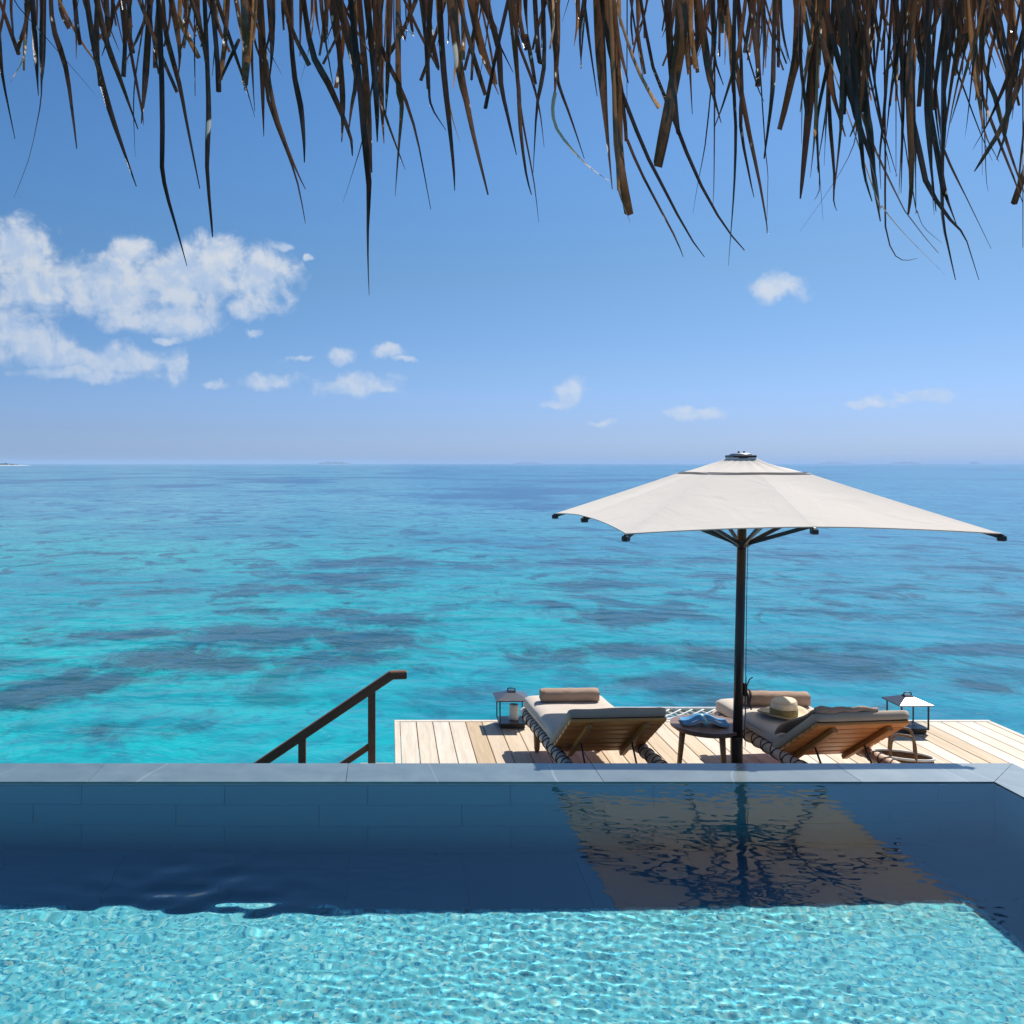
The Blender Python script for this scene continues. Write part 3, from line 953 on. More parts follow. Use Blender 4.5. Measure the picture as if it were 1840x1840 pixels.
def make_lounger(loc, rz, label):
    root = empty('sun_lounger', loc, rz)
    tag(root, label, 'sun lounger', 'pair of teak sun loungers under the parasol')
    W = 0.70
    for s in (-1, 1):
        pts = [(s * .335, -.86 + 1.86 * i / 12, .285 + (.012 if i == 12 else 0)) for i in range(13)]
        rail = tube('side_rail', pts, [.030] + [.043] * 11 + [.034], M_WRAP, root, 12)
        # cord laced round the rail, once each way
        parts = []
        for sg in (-1, 1):
            turns, N = 12, 12 * 14
            path = []
            for i in range(N + 1):
                t = i / N
                a = sg * 2 * math.pi * turns * t + (0 if sg > 0 else 1.0)
                path.append((s * .335 + .047 * math.cos(a), -.80 + 1.70 * t, .285 + .047 * math.sin(a)))
            parts.append(tube_data(path, .0036, 5))
        v, f = join(parts)
        link('lacing', mesh('lacing', v, f, True), M_CORD, rail)
    box('end_rail', (.60, .05, .055), (0, .955, .285), M_TEAK, root, None, .008)
    box('end_rail', (.60, .05, .055), (0, -.80, .285), M_TEAK, root, None, .008)
    for (sx, yy) in ((-1, .80), (1, .80), (-1, -.66), (1, -.66)):
        v, f = tube_data([(sx * .268, yy, 0), (sx * .268, yy, .03), (sx * .268, yy - .004, .15), (sx * .27, yy - .01, .262)], [.016, .024, .030, .034], 10)
        link('leg', mesh('leg', v, f, True), M_TEAKV, root)
    for i in range(7):
        box('seat_slat', (.60, .085, .018), (0, .04 + .142 * i, .310), M_TEAK, root, None, .004)
    v, f = rounded(W, 1.06, .115, .045, 16, 22, 6, .010, .0012, 3)
    mt = link('mattress', mesh('mattress', v, f, True), M_CREAM, root)
    mt.location = (0, .470, .380)
    loop = []
    for i in range(56):
        a = 2 * math.pi * i / 56
        c, s_ = math.cos(a), math.sin(a)
        k = (abs(c) ** 9 + abs(s_) ** 9) ** (-1 / 9)
        loop.append((c * k * (W / 2 - .004), s_ * k * .526, .012))
    tube('piping', loop, .0055, M_GREYC, mt, 6, True)
    # backrest: slats on two battens, cushion on top
    d, n, Mx = panel_frame()
    piv = Vector((0, .02, .262))
    br = empty('backrest'); br.parent = root
    br.location = piv
    br.rotation_euler = Mx.to_euler()
    L = .70
    for i in range(7):
        box('slat', (W - .006, L / 7 - .019, .024), (0, (i + .5) * L / 7, -.006), M_TEAK, br, None, .004)
    box('gap_shade_sheet', (W - .03, L - .01, .003), (0, L / 2, .0078), M_CORD, br, None, 0)  # dark sheet added so the gaps between slats look shaded
    for s in (-1, 1):
        box('batten', (.042, L * .94, .034), (s * .205, L * .47, -.038), M_TEAKY, br, None, .004)
        # prop: bent steel rod from batten to the frame behind
        inv = Mx.transposed()
        p0 = Vector((s * -.19, L * .46, -.055))
        p1 = inv @ (Vector((s * .19, -.40, .245)) - piv)
        mid = p0.lerp(p1, .12) + Vector((0, 0, -.015))
        tube('prop_rod', [p0 + Vector((s * -.03, 0, .01)), p0, mid, p1], .0075, M_BROWNM, br, 8)
    v, f = rounded(W + .01, L + .02, .072, .032, 16, 16, 5, .010, .0015, 9)
    cu = link('cushion', mesh('cushion', v, f, True), M_GREYC2, br)
    cu.location = (0, L / 2 + .012, .043)
    box('cross_bar', (.60, .04, .04), (0, -.42, .245), M_TEAK, root, None, .006)
    return root

M_GREYC2 = fabric('taupe_cushion', (0.46, 0.37, 0.275), var=.08, wrinkle=.7)
lounger_a = make_lounger((1.575, 7.02, DECK), R(4), 'teak sun lounger beside the handrail stair side, cream mattress with a single rolled towel')
lounger_a['label'] = 'teak sun lounger with bare cream mattress and one rolled towel, its raised back uncovered'
lounger_b = make_lounger((3.235, 6.93, DECK), R(6), 'teak sun lounger holding a straw hat and a towel draped over its raised back')

# ------------------------------------------------------------------ rolled towels
def towel_roll(name, length, rad, loc, rz, label, seed, dark_end=False):
    rg = random.Random(seed)
    n, m = 26, 30
    V, Fq = [], []
    for i in range(n + 1):
        u = i / n
        x = (u - .5) * length
        for k in range(m):
            a = 2 * math.pi * k / m
            r = rad * (1 + .02 * math.sin(3 * a + seed) + .02 * math.sin(u * 17 + seed * 3 + 2 * a) + .018 * math.sin(u * 31 + a * 3))
            if i in (0, n): r *= .93
            # the loose edge of the outer turn
            da = (a - 1.35) % (2 * math.pi)
            if da < .5: r += rad * .10 * (1 - da / .5)
            z = r * math.sin(a) * .94
            V.append((x + .004 * math.sin(a * 5 + seed) * (i in (0, n)), r * math.cos(a), max(z, -rad * .88)))
    for i in range(n):
        for k in range(m):
            k2 = (k + 1) % m
            Fq.append((i * m + k, i * m + k2, (i + 1) * m + k2, (i + 1) * m + k))
    root = empty(name, loc, rz)
    body = link('towel_body', mesh('towel_body', V, Fq, True), M_TOWEL, root)
    body.location = (0, 0, rad * .88)
    for s in (-1, 1):
        # the coil seen at each end
        path = []
        for i in range(70):
            a = i / 69 * 2 * math.pi * 3.6
            r = rad * .90 * (1 - i / 69 * .93)
            path.append((s * (length / 2 - .004), r * math.cos(a), r * math.sin(a) * .94))
        v, f = tube_data(path, [.0068] * 70, 5)
        e = link('rolled_end', mesh('rolled_end', v, f, True), M_TOWEL, body)
        V2, F2 = lathe_data([(0.0005, 0), (rad * .9, 0), (rad * .9, .004), (.0005, .004)], 24)
        V2 = [(s * (length / 2 - .012) + z * s, x, y * .94) for (x, y, z) in V2]
        link('end_disc', mesh('end_disc', V2, F2), M_CORD if dark_end and s < 0 else M_TOWEL, body)
    tag(root, label, 'towel', 'rolled towels on the loungers')
    return root
MZ = DECK + .380 + .0575 + .008
ta = towel_roll('rolled_towel', .485, .060, (1.515, 7.74, MZ), R(2), 'tightly rolled taupe towel lying alone on the cream mattress', 1)
tb = towel_roll('rolled_towel', .53, .064, (3.19, 7.60, MZ), R(-4), 'rolled taupe towel behind the straw hat, buckled strap at one end', 2, True)
sp_ = []
for i in range(25):
    a = 2 * math.pi * i / 25
    sp_.append((-.225 + .02 * math.sin(a), .071 * math.cos(a), .058 + .068 * math.sin(a)))
tube('strap', sp_, .007, M_CORD, tb, 6, True)
tube('strap_tail', [(-.235, -.05, .10), (-.25, -.09, .06), (-.245, -.11, .012)], .006, M_CORD, tb, 6)

def drape():
    # towel thrown over the raised back of the hat lounger, its corner hanging down the seat side
    d, n, Mx = panel_frame()
    root = empty('draped_towel', lounger_b.location, lounger_b.rotation_euler.z)
    piv = Vector((0, .02, .262))
    V, Fq = [], []
    nu, nv = 18, 22
    rg = random.Random(4)
    for j in range(nv + 1):
        t = j / nv
        for i in range(nu + 1):
            u = i / nu
            x = -.335 + .50 * u
            # along the front of the cushion from its foot to a fold just over the top edge
            s = .16 + .57 * t
            lift = .092 + .010 * math.sin(u * 9 + t * 3) + .012 * math.sin(u * 4 + 6 * t) + .012 * (u < .12)
            p = piv + d * s + n * lift
            p += Vector((x - .04 * (1 - t) * (1 - u) - .020 * math.sin(t * 7) * (1 - u), 0, 0))
            if t > .86: p += (d * -.02 + n * -.015) * ((t - .86) / .14)
            V.append(p)
    W_ = nu + 1
    for j in range(nv):
        for i in range(nu):
            Fq.append((j * W_ + i, j * W_ + i + 1, (j + 1) * W_ + i + 1, (j + 1) * W_ + i))
    o = link('towel_sheet', mesh('towel_sheet', V, Fq, True), M_TOWEL, root)
    md = o.modifiers.new('thickness', 'SOLIDIFY'); md.thickness = .014; md.offset = 0
    # the rolled top hem
    hem = [piv + d * (.715 + .006 * math.sin(i)) + n * (.085 + .006 * math.sin(i * 1.7)) + Vector((-.335 + .46 * i / 11, 0, 0)) for i in range(12)]
    tube('folded_hem', hem, [.020, .026] + [.024 - .0012 * i for i in range(10)], M_TOWEL, root, 10)
    tag(root, 'taupe towel draped over the raised back of the lounger with the straw hat', 'towel')
drape()

# ------------------------------------------------------------------ straw hat
def hat():
    m, nt, b, out = new_mat('woven_straw')
    co = objco(nt)
    w = node(nt, 'ShaderNodeTexWave', wave_type='RINGS', rings_direction='Z'); lk(nt, co, w.inputs['Vector'])
    w.inputs['Scale'].default_value = 34.0; w.inputs['Distortion'].default_value = 1.2
    n = noise(nt, co, 120.0, 3.0)
    f = math_(nt, 'ADD', math_(nt, 'MULTIPLY', w.outputs['Fac'], .4), math_(nt, 'MULTIPLY', n, .6))
    lk(nt, ramp(nt, f, [(0.2, (0.55, 0.42, 0.25)), (0.75, (0.80, 0.70, 0.50))]), b.inputs['Base Color'])
    b.inputs['Roughness'].default_value = .7
    lk(nt, bump(nt, f, .5, .004), b.inputs['Normal'])
    dark = plain('olive_straw_band', (0.20, 0.155, 0.060), .75, scale=150, var=.4, bmp=.6)
    root = empty('straw_hat', (3.115, 7.255, MZ + .004), R(20))
    prof = [(.085, .012), (.130, .007), (.170, .010), (.192, .020), (.195, .024), (.191, .027), (.168, .017), (.130, .014), (.106, .016), (.103, .022)]
    v, f = lathe_data(prof, 56)
    v = [(x * 1.02, y * .96, z + .016 * math.sin(math.atan2(y, x) * 2 + .9) * max(0, (math.hypot(x, y) - .10) / .09) + .016 * max(0, (math.hypot(x, y) - .10) / .09)) for (x, y, z) in v]
    f = f[:-2]
    brim = link('brim', mesh('brim', v, f, True), m, root)
    # dark bound edge
    e = [(x, y, z) for (x, y, z) in v[4 * 56:5 * 56]]
    tube('brim_edge', e, .0035, dark, brim, 6, True)
    v, f = lathe_data([(.100, .014), (.101, .05), (.099, .095), (.095, .122), (.086, .134), (.060, .1375), (.03, .138), (.0005, .138)], 48)
    v = [(x, y, z + (.010 * x / .1 if z > .09 else 0)) for (x, y, z) in v]
    link('crown', mesh('crown', v, f, True), m, root)
    v, f = lathe_data([(.1025, .018), (.1045, .022), (.1035, .070), (.1010, .072)], 48)
    f = f[:-2]
    link('hat_band', mesh('hat_band', v, f, True), dark, root)
    tag(root, 'cream straw boater hat with olive woven band lying on the mattress', 'hat')
hat()

# ------------------------------------------------------------------ side table and book
M_TABLE = wood('stained_table_slat', [(0.0, (0.17, 0.095, 0.068)), (1.0, (0.26, 0.155, 0.115))], 1, 0.42)
TX, TY, TH, TR = 2.535, 7.33, .375, .282
def side_table():
    root = empty('side_table', (TX, TY, DECK), R(-28))
    tag(root, 'round slatted wooden side table between the loungers, book on top', 'table')
    n = 7
    pw = 2 * TR / n
    for i in range(n):
        a, b_ = -TR + i * pw + .0022, -TR + (i + 1) * pw - .0022
        N = 10
        top, bot = [], []
        for k in range(N + 1):
            y = a + (b_ - a) * k / N
            y = max(-TR * .9995, min(TR * .9995, y))
            x = math.sqrt(max(0, TR * TR - y * y))
            top.append((x, y)); bot.append((-x, y))
        out = top + bot[::-1]
        m = len(out)
        V = [(x, y, TH - .024) for x, y in out] + [(x, y, TH) for x, y in out]
        Fq = [tuple(reversed(range(m))), tuple(range(m, 2 * m))] + [(k, (k + 1) % m, m + (k + 1) % m, m + k) for k in range(m)]
        # slat mesh turned so its length runs along local Y for the grain
        V = [(y, -x, z) for (x, y, z) in V]
        o = link('table_slat', mesh('table_slat', V, Fq), M_TABLE, root)
        o.rotation_euler = (0, 0, R(90))
    v, f = lathe_data([(TR - .05, TH - .045), (TR - .03, TH - .045), (TR - .03, TH - .0245), (TR - .05, TH - .0245)], 40)
    link('apron_ring', mesh('apron_ring', v, f), M_TABLE, root)
    for a in (R(-115) + R(28), R(-165) + R(28), R(50) + R(28)):
        pass
    for (lx, ly) in ((-.205, -.035), (.045, -.205), (.17, .155)):
        q = Matrix.Rotation(R(28), 3, 'Z') @ Vector((lx, ly, 0))
        w = q * 1.17
        v, f = tube_data([(w.x, w.y, 0), (w.x, w.y, .02), ((w.x + q.x) / 2, (w.y + q.y) / 2, .18), (q.x, q.y, TH - .026)], [.013, .017, .021, .025], 10)
        link('leg', mesh('leg', v, f, True), M_TEAKV, root)
side_table()

def book():
    blue = plain('blue_book_cover', (0.035, 0.21, 0.42), .7, scale=25, var=.25)
    teal = plain('teal_book_cover', (0.42, 0.74, 0.78), .5, scale=25, var=.2)
    page = plain('book_pages', (0.78, 0.74, 0.66), .8, scale=300)
    white = plain('white_print', (0.78, 0.82, 0.85), .5)
    root = empty('open_book', (2.505, 7.315, DECK + TH + .001), R(-9))
    tag(root, 'open blue book lying face down on the side table', 'book')
    hw, L = .165, .105
    def prof(u):          # u 0..1 from spine to fore edge: arched cover, high near the spine
        return .046 * math.exp(-((u - .10) / .42) ** 2) + .010 + .010 * u * u
    for s in (-1, 1):
        N = 10
        V, Fq = [], []
        for layer in (0, 1):
            for i in range(N + 1):
                u = i / N
                for yy in (-L, L):
                    V.append((s * (.012 + u * hw), yy, prof(u) + .0025 * layer))
        st = 2 * (N + 1)
        for i in range(N):
            a = 2 * i
            Fq.append((st + a, st + a + 2, st + a + 3, st + a + 1)); Fq.append((a, a + 1, a + 3, a + 2))
            Fq.append((a, a + 2, st + a + 2, st + a)); Fq.append((a + 1, st + a + 1, st + a + 3, a + 3))
        Fq.append((2 * N, 2 * N + 1, st + 2 * N + 1, st + 2 * N)); Fq.append((0, st, st + 1, 1))
        c = link('cover', mesh('cover', V, Fq), blue, root)
        # text block beneath
        V, Fq = [], []
        for i in range(N + 1):
            u = i / N * .96
            for yy in (-L + .004, L - .004):
                V.append((s * (.012 + u * hw), yy, prof(u) - .0004)); V.append((s * (.012 + u * hw), yy, max(.0006, prof(u) - .020 + .012 * u)))
        for i in range(N):
            a = 4 * i
            Fq += [(a, a + 4, a + 6, a + 2), (a + 1, a + 3, a + 7, a + 5), (a, a + 1, a + 5, a + 4), (a + 2, a + 6, a + 7, a + 3)]
        a = 4 * N
        Fq += [(a, a + 1, a + 3, a + 2), (0, 2, 3, 1)]
        link('pages', mesh('pages', V, Fq), page, root)
        # oval emblem / small mark printed on the cover
        V, Fq = [], []
        cu, cyy, ru, ry = (.56, -.030, .17, .022) if s > 0 else (.45, -.078, .16, .010)
        V.append((s * (.012 + cu * hw), cyy, prof(cu) + .0040))
        for k in range(24):
            a = 2 * math.pi * k / 24
            u = cu + ru * math.cos(a)
            V.append((s * (.012 + u * hw), cyy + ry * math.sin(a), prof(u) + .0040))
        Fq = [(0, 1 + k, 1 + (k + 1) % 24) if s > 0 else (0, 1 + (k + 1) % 24, 1 + k) for k in range(24)]
        link('emblem', mesh('emblem', V, Fq), white, c)
    v, f = tube_data([(0, -L, .034), (0, L, .034)], .0255, 12)
    v = [Vector((p[0] * .62, p[1], .034 + (p[2] - .034) * .8)) for p in v]
    link('spine', mesh('spine', v, f, True), teal, root)
book()

# ------------------------------------------------------------------ lanterns
def glass_mat():
    m, nt, b, out = new_mat('lantern_glass')
    b.inputs['Base Color'].default_value = (0.95, 0.98, 0.98, 1)
    b.inputs['Roughness'].default_value = 0.02
    b.inputs['Transmission Weight'].default_value = 1.0
    b.inputs['IOR'].default_value = 1.10
    return m
M_GLASS = glass_mat()
def lantern(loc, rz, label):
    root = empty('lantern', loc, rz)
    tag(root, label, 'lantern', 'black metal lanterns on the deck')
    a = .128
    box('base', (a * 1.75, a * 1.75, .034), (0, 0, .017), M_BLACK, root, None, .004)
    box('tray', (2 * a, 2 * a, .016), (0, 0, .043), M_BLACK, root, None, .003)
    for sx in (-1, 1):
        for sy in (-1, 1):
            box('post', (.013, .013, .205), (sx * (a - .007), sy * (a - .007), .1525), M_BLACK, root, None, .002)
    for (sx, sy) in ((1, 0), (-1, 0), (0, 1), (0, -1)):
        size = (.004, 2 * a - .032, .200) if sx else (2 * a - .032, .004, .200)
        box('glass_pane', size, (sx * (a - .008), sy * (a - .008), .1525), M_GLASS, root, None, 0)
    # hipped roof with a small flat top, thick at the eave
    e, t, z0, z1 = a + .028, .036, .255, .315
    V = [(-e, -e, z0), (e, -e, z0), (e, e, z0), (-e, e, z0), (-e, -e, z0 + .010), (e, -e, z0 + .010), (e, e, z0 + .010), (-e, e, z0 + .010),
         (-t, -t, z1), (t, -t, z1), (t, t, z1), (-t, t, z1)]
    Fq = [(3, 2, 1, 0), (8, 9, 10, 11)]
    for i in range(4):
        k = (i + 1) % 4
        Fq += [(i, k, 4 + k, 4 + i), (4 + i, 4 + k, 8 + k, 8 + i)]
    r = link('roof', mesh('roof', V, Fq), M_ROOFM, root)
    box('top_plate', (.074, .074, .010), (0, 0, z1 + .004), M_BLACK, r, None, .002)
    tube('handle', [(-.034, 0, z1 + .008), (-.034, 0, z1 + .026), (-.020, 0, z1 + .031), (.020, 0, z1 + .031), (.034, 0, z1 + .026), (.034, 0, z1 + .008)], .0055, M_BLACK, r, 8)
    return root
M_ROOFM = plain('lantern_roof_metal', (0.060, 0.060, 0.072), 0.30, scale=50, spec=.6)
lantern((1.14, 8.595, DECK + .003), 0, 'black metal lantern beside the foot of the lounger with bare mattress, nearest the stair rail')
lantern((4.755, 8.43, DECK + .003), 0, 'black metal lantern beyond the basket by the deck corner')
def candle():  # added candle, stands in for a white reflection in the lantern glass
    root = empty('reflection_candle', (1.165, 8.60, DECK + .055))
    v, f = lathe_data([(.0005, 0), (.042, 0), (.044, .01), (.0435, .135), (.040, .142), (.020, .136), (.0005, .134)], 28)
    link('wax', mesh('wax', v, f, True), M_WHITE, root)
    tube('wick', [(0, 0, .132), (.001, 0, .15)], .0016, M_BLACK, root, 5)
    tag(root, 'added white pillar candle, standing in for a glass reflection, inside the lantern nearest the stair rail', 'candle')
candle()

# ------------------------------------------------------------------ basket bag
def basket():
    m, nt, b, out = new_mat('woven_cane')
    co = objco(nt)
    sp = node(nt, 'ShaderNodeSeparateXYZ'); lk(nt, co, sp.inputs[0])
    br = node(nt, 'ShaderNodeTexBrick'); lk(nt, mapping(nt, co, (18, 18, 26), (R(90), 0, 0)), br.inputs['Vector'])
    n = noise(nt, co, 90.0, 3.0)
    n2 = noise(nt, mapping(nt, co, (40, 40, 150)), 1.0, 3.0)
    f = math_(nt, 'ADD', math_(nt, 'MULTIPLY', n, .5), math_(nt, 'MULTIPLY', n2, .5))
    lk(nt, ramp(nt, f, [(0.3, (0.12, 0.062, 0.026)), (0.7, (0.36, 0.215, 0.10))]), b.inputs['Base Color'])
    b.inputs['Roughness'].default_value = .65
    lk(nt, bump(nt, n2, .8, .006), b.inputs['Normal'])
    root = empty('basket_bag', (3.87, 6.93, DECK), R(-26))
    prof = [(.0005, .006), (.78, .006), (.82, .0), (.84, .01), (.90, .10), (.96, .18), (1.0, .245), (.985, .25), (.93, .18), (.87, .10), (.80, .02), (.0005, .016)]
    v, f = lathe_data(prof, 44)
    ax, ay = .205, .105
    v = [(x * ax, y * ay, z) for (x, y, z) in v]
    link('basket_body', mesh('basket_body', v, f, True), m, root)
    # horizontal cane courses standing proud
    for i in range(9):
        z = .02 + i * .0255
        k = .845 + .155 * (z / .245)
        ring = [((ax * k + .001) * math.cos(a), (ay * k + .001) * math.sin(a), z + .003 * math.sin(a * 22 + i * math.pi)) for a in [2 * math.pi * j / 44 for j in range(44)]]
        tube('cane_course', ring, .0058, m, root, 5, True)
    ring = [((ax + .003) * math.cos(a), (ay + .003) * math.sin(a), .250) for a in [2 * math.pi * j / 44 for j in range(44)]]
    tube('white_rim', ring, .009, M_ROPE, root, 8, True)
    for s in (-1, 1):
        pts = []
        for i in range(17):
            t = i / 16
            a = math.pi * t
            pts.append((-.085 * math.copysign(abs(math.cos(a)) ** .45, math.cos(a)), s * (.098 + .012 * math.sin(a)), .16 + .27 * min(1, math.sin(a) ** .55 if math.sin(a) > 0 else 0)))
        tube('handle', pts, .0095, m, root, 8)
    tag(root, 'oval woven cane basket bag with two hoop handles beside the lounger', 'basket')
basket()

# ------------------------------------------------------------------ rope net over the water
def net():
    root = empty('rope_net', (2.72, DY1 + .22, DECK - .02))
    tag(root, 'white rope lounging net stretched beyond the deck edge', 'net')
    hw, y0, y1 = .92, -.215, .235
    def sag(x, y): return -.03 * (1 - (x / hw) ** 2) * (1 - ((y - .01) / .225) ** 2)
    rim = [(-hw, y0, 0), (hw, y0, 0), (hw, y1, .012), (-hw, y1, .012)]
    tube('border_rope', [Vector(rim[i]).lerp(Vector(rim[(i + 1) % 4]), t / 8) for i in range(4) for t in range(8)], .013, M_ROPE, root, 8, True)
    n = 16
    H = y1 - y0
    for sg in (-1, 1):
        for i in range(-5, n + 1):
            x0 = -hw + 2 * hw * i / n
            pts = []
            for j in range(9):
                t = j / 8
                x = x0 + t * H * 1.25
                if -hw <= x <= hw:
                    y = y0 + H * t
                    pts.append((sg * x, y, sag(x, y) + .006 * sg))
            if len(pts) > 2:
                tube('net_rope', pts, .0075, M_ROPE, root, 6)
    # frame that carries the far rim
    for s in (-1, 1):
        bar('frame_bar', (s * (hw + .03), y0 - .02, -.03), (s * (hw + .03), y1 + .04, -.02), .05, .05, M_DECK, root)
    bar('frame_bar', (-hw - .05, y1 + .045, -.028), (hw + .05, y1 + .045, -.028), .05, .05, M_DECK, root)
net()

# ------------------------------------------------------------------ parasol
def canvas_mat():
    m, nt, b, out = new_mat('ecru_canopy_canvas')
    co = objco(nt)
    n = noise(nt, co, 3.0, 4.0, .55)
    w = noise(nt, co, 260.0, 2.0, .5)
    c = mixc(nt, maprange(nt, n, .3, .7), (0.84, 0.775, 0.685), (0.87, 0.805, 0.715))
    lk(nt, c, b.inputs['Base Color'])
    b.inputs['Roughness'].default_value = .85
    b.inputs['Specular IOR Level'].default_value = .15
    wr = noise(nt, mapping(nt, co, (1.6, 1.6, 1)), 2.2, 4.0, .55, .8)
    lk(nt, bump(nt, math_(nt, 'ADD', math_(nt, 'MULTIPLY', w, .25), math_(nt, 'MULTIPLY', wr, 3.0)), .22, .012), b.inputs['Normal'])
    tr = node(nt, 'ShaderNodeBsdfTranslucent'); tr.inputs[0].default_value = (0.68, 0.44, 0.23, 1)
    mx = node(nt, 'ShaderNodeMixShader'); mx.inputs[0].default_value = .26
    lk(nt, b.outputs[0], mx.inputs[1]); lk(nt, tr.outputs[0], mx.inputs[2]); lk(nt, mx.outputs[0], out.inputs['Surface'])
    return m

def parasol():
    base = Vector((2.690, 7.12, DECK))
    rot = R(0.4)
    root = empty('parasol', base, rot)
    tag(root, 'square ecru canvas parasol on a dark post between the two loungers', 'parasol')
    M_CANVAS = canvas_mat()
    H = .0 - DECK                       # deck to pool level
    zc = lambda z: z - DECK             # heights given over the pool water
    lean = Vector((.055, 0, 0))
    top = zc(1.755)
    def axis(z): return lean * (z / top)
    c = axis(top) + Vector((-.022, 0, 0))
    hw = 1.212
    z_in, z_mid, z_cor = zc(1.655), zc(1.312), zc(1.268)
    r_in = .285
    # canopy sheet: eight gores, edges drawn in a little between rib ends
    N, K = 22, 64
    V, Fq = [], []
    def rim_pt(k):
        t = k / K * 8                    # gore coordinate round the square, starts at a corner
        side = int(t // 2) % 4
        u = (t % 2) - 1                  # -1..1 along the side
        inn = .014 * (1 - (2 * abs(u) - 1) ** 2)
        z = z_cor + (z_mid - z_cor) * (1 - abs(u) ** 1.6)
        x, y = u * 1.0, -1.0 + inn
        for _ in range(side): x, y = -y, x
        return x, y, z, u
    for i in range(N + 1):
        t = i / N
        for k in range(K):
            x, y, z, u = rim_pt(k)
            r = r_in + (1 - r_in) * t
            sag = .008 * math.sin(math.pi * t) * (1 - (2 * abs(u) - 1) ** 2)
            zz = z_in + (z - z_in) * (t ** .98) - sag
            V.append((x * hw * r, y * hw * r, zz))
    for i in range(N):
        for k in range(K):
            k2 = (k + 1) % K
            Fq.append((i * K + k, (i + 1) * K + k, (i + 1) * K + k2, i * K + k2))
    can = link('canopy', mesh('canopy', V, Fq, True), M_CANVAS, root)
    can.location = c
    can.data.polygons.foreach_set('use_smooth', [True] * len(can.data.polygons))
    # sharp seams at the eight ribs
    me = can.data
    sharp = me.attributes.new('sharp_edge', 'BOOLEAN', 'EDGE')
    vals = [False] * len(me.edges)
    for e in me.edges:
        a, b_ = e.vertices
        if a % K == b_ % K and (a % K) % (K // 8) == 0: vals[e.index] = True
    sharp.data.foreach_set('value', vals)
    hem = [V[N * K + k] for k in range(K)]
    tube('hem', hem, .0045, M_CANVAS, can, 5, True)
    # vent cap with arched edges, black ring added as the gap's shade
    V2, F2 = [], []
    n2 = 10
    ch = .372
    for i in range(n2 + 1):
        t = i / n2
        for k in range(K):
            x, y, z, u = rim_pt(k)
            y0 = abs(u)
            r = (.085 + (ch - .085) * t)
            arch = .009 * (1 - abs(u) ** 2.2) * t ** 2
            zz = zc(1.762) + (zc(1.644) - zc(1.762)) * (t ** .74) + arch + .006 * math.sin(k * 2.1 + 5 * t) * math.sin(math.pi * t)
            V2.append((x * r, y * r, zz))
    for i in range(n2):
        for k in range(K):
            k2 = (k + 1) % K
            F2.append((i * K + k, (i + 1) * K + k, (i + 1) * K + k2, i * K + k2))
    cap = link('vent_cap', mesh('vent_cap', V2, F2, True), M_CANVAS, root); cap.location = c
    tube('cap_edge', [V2[n2 * K + k] for k in range(K)], .0045, M_CANVAS, cap, 5, True)
    Vm, Fm = [], []
    for k in range(K):
        x, y, z, u = rim_pt(k)
        Vm.append((x * (r_in * hw + .012), y * (r_in * hw + .012), z_in + .0006)); Vm.append((x * .30, y * .30, z_in - .012))
    for k in range(K):
        k2 = (k + 1) % K
        Fm.append((2 * k, 2 * k2, 2 * k2 + 1, 2 * k + 1))
    vm = link('gap_shade_ring', mesh('gap_shade_ring', Vm, Fm), M_BLACK, root); vm.location = c
    box('top_plate', (.180, .180, .020), c + Vector((0, 0, zc(1.775))), M_BROWNM, root, None, .004)
    v, f = lathe_data([(.085, 0), (.080, .010), (.05, .016), (.0005, .018)], 24)
    dome = link('finial_cap', mesh('finial_cap', v, f, True), plain('pale_cap_metal', (.45, .45, .46), .35, metal=.6), root)
    dome.location = c + Vector((0, 0, zc(1.785)))
    for dx in (-.020, .022):
        v, f = lathe_data([(.006, 0), (.009, .008), (.006, .016), (.0005, .018)], 10)
        o = link('bolt', mesh('bolt', v, f, True), M_BLACK, root); o.location = c + Vector((dx, -.01, zc(1.800)))
    # ribs, end brackets, struts
    hub_z, top_z = zc(1.105), zc(1.650)
    for k in range(8):
        x, y, z, u = rim_pt(k * K // 8)
        corner = k % 2 == 0
        tip = Vector((x * hw, y * hw, z - .022)) + c
        d = Vector((x, y, 0)).normalized()
        st = c + d * .05 + Vector((0, 0, top_z - .035))
        # the rib follows the canvas sag in two straight runs
        def under(r):
            t = (r - r_in) / (1 - r_in)
            zz = z_in + (z - z_in) * t
            return Vector((x * hw * r, y * hw * r, zz - .034)) + c
        pts = [st, under(.5), under(.97)]
        rib = bar('rib', pts[0], pts[1], .022, .034, M_BROWNM, root)
        rib2 = bar('rib_end', pts[1] - (pts[2] - pts[1]).normalized() * .01, tip + d * .012, .022, .032, M_BROWNM, rib)
        rib2.parent = root
        box('end_bracket', (.040, .052, .036), tip + d * .002 + Vector((0, 0, -.008)), M_BLACK, root, Euler((0, 0, math.atan2(d.y, d.x) - math.pi / 2)), .006)
        a = axis(hub_z) + d * .055 + Vector((0, 0, hub_z))
        bar('strut', a, under(.61) + Vector((0, 0, -.012)), .020, .030, M_BROWNM, root)
    v, f = lathe_data([(.036, -.035), (.060, -.022), (.066, .004), (.066, .022), (.052, .034), (.036, .036)], 24)
    hub = link('hub', mesh('hub', v, f, True), M_BROWNM, root); hub.location = axis(hub_z) + Vector((0, 0, hub_z))
    v, f = lathe_data([(.036, -.05), (.056, -.04), (.060, .02), (.036, .03)], 20)
    hub2 = link('top_hub', mesh('top_hub', v, f, True), M_BROWNM, root); hub2.location = axis(top_z) + Vector((0, 0, top_z - .02))
    # post: eight-sided bronze tube in a sleeve, on a steel foot
    tube('post', [axis(.012) + Vector((0, 0, .012)), axis(.9) + Vector((0, 0, .9)), axis(top) + Vector((0, 0, top + .01))], [.036, .035, .033], M_BROWNM, root, 20)
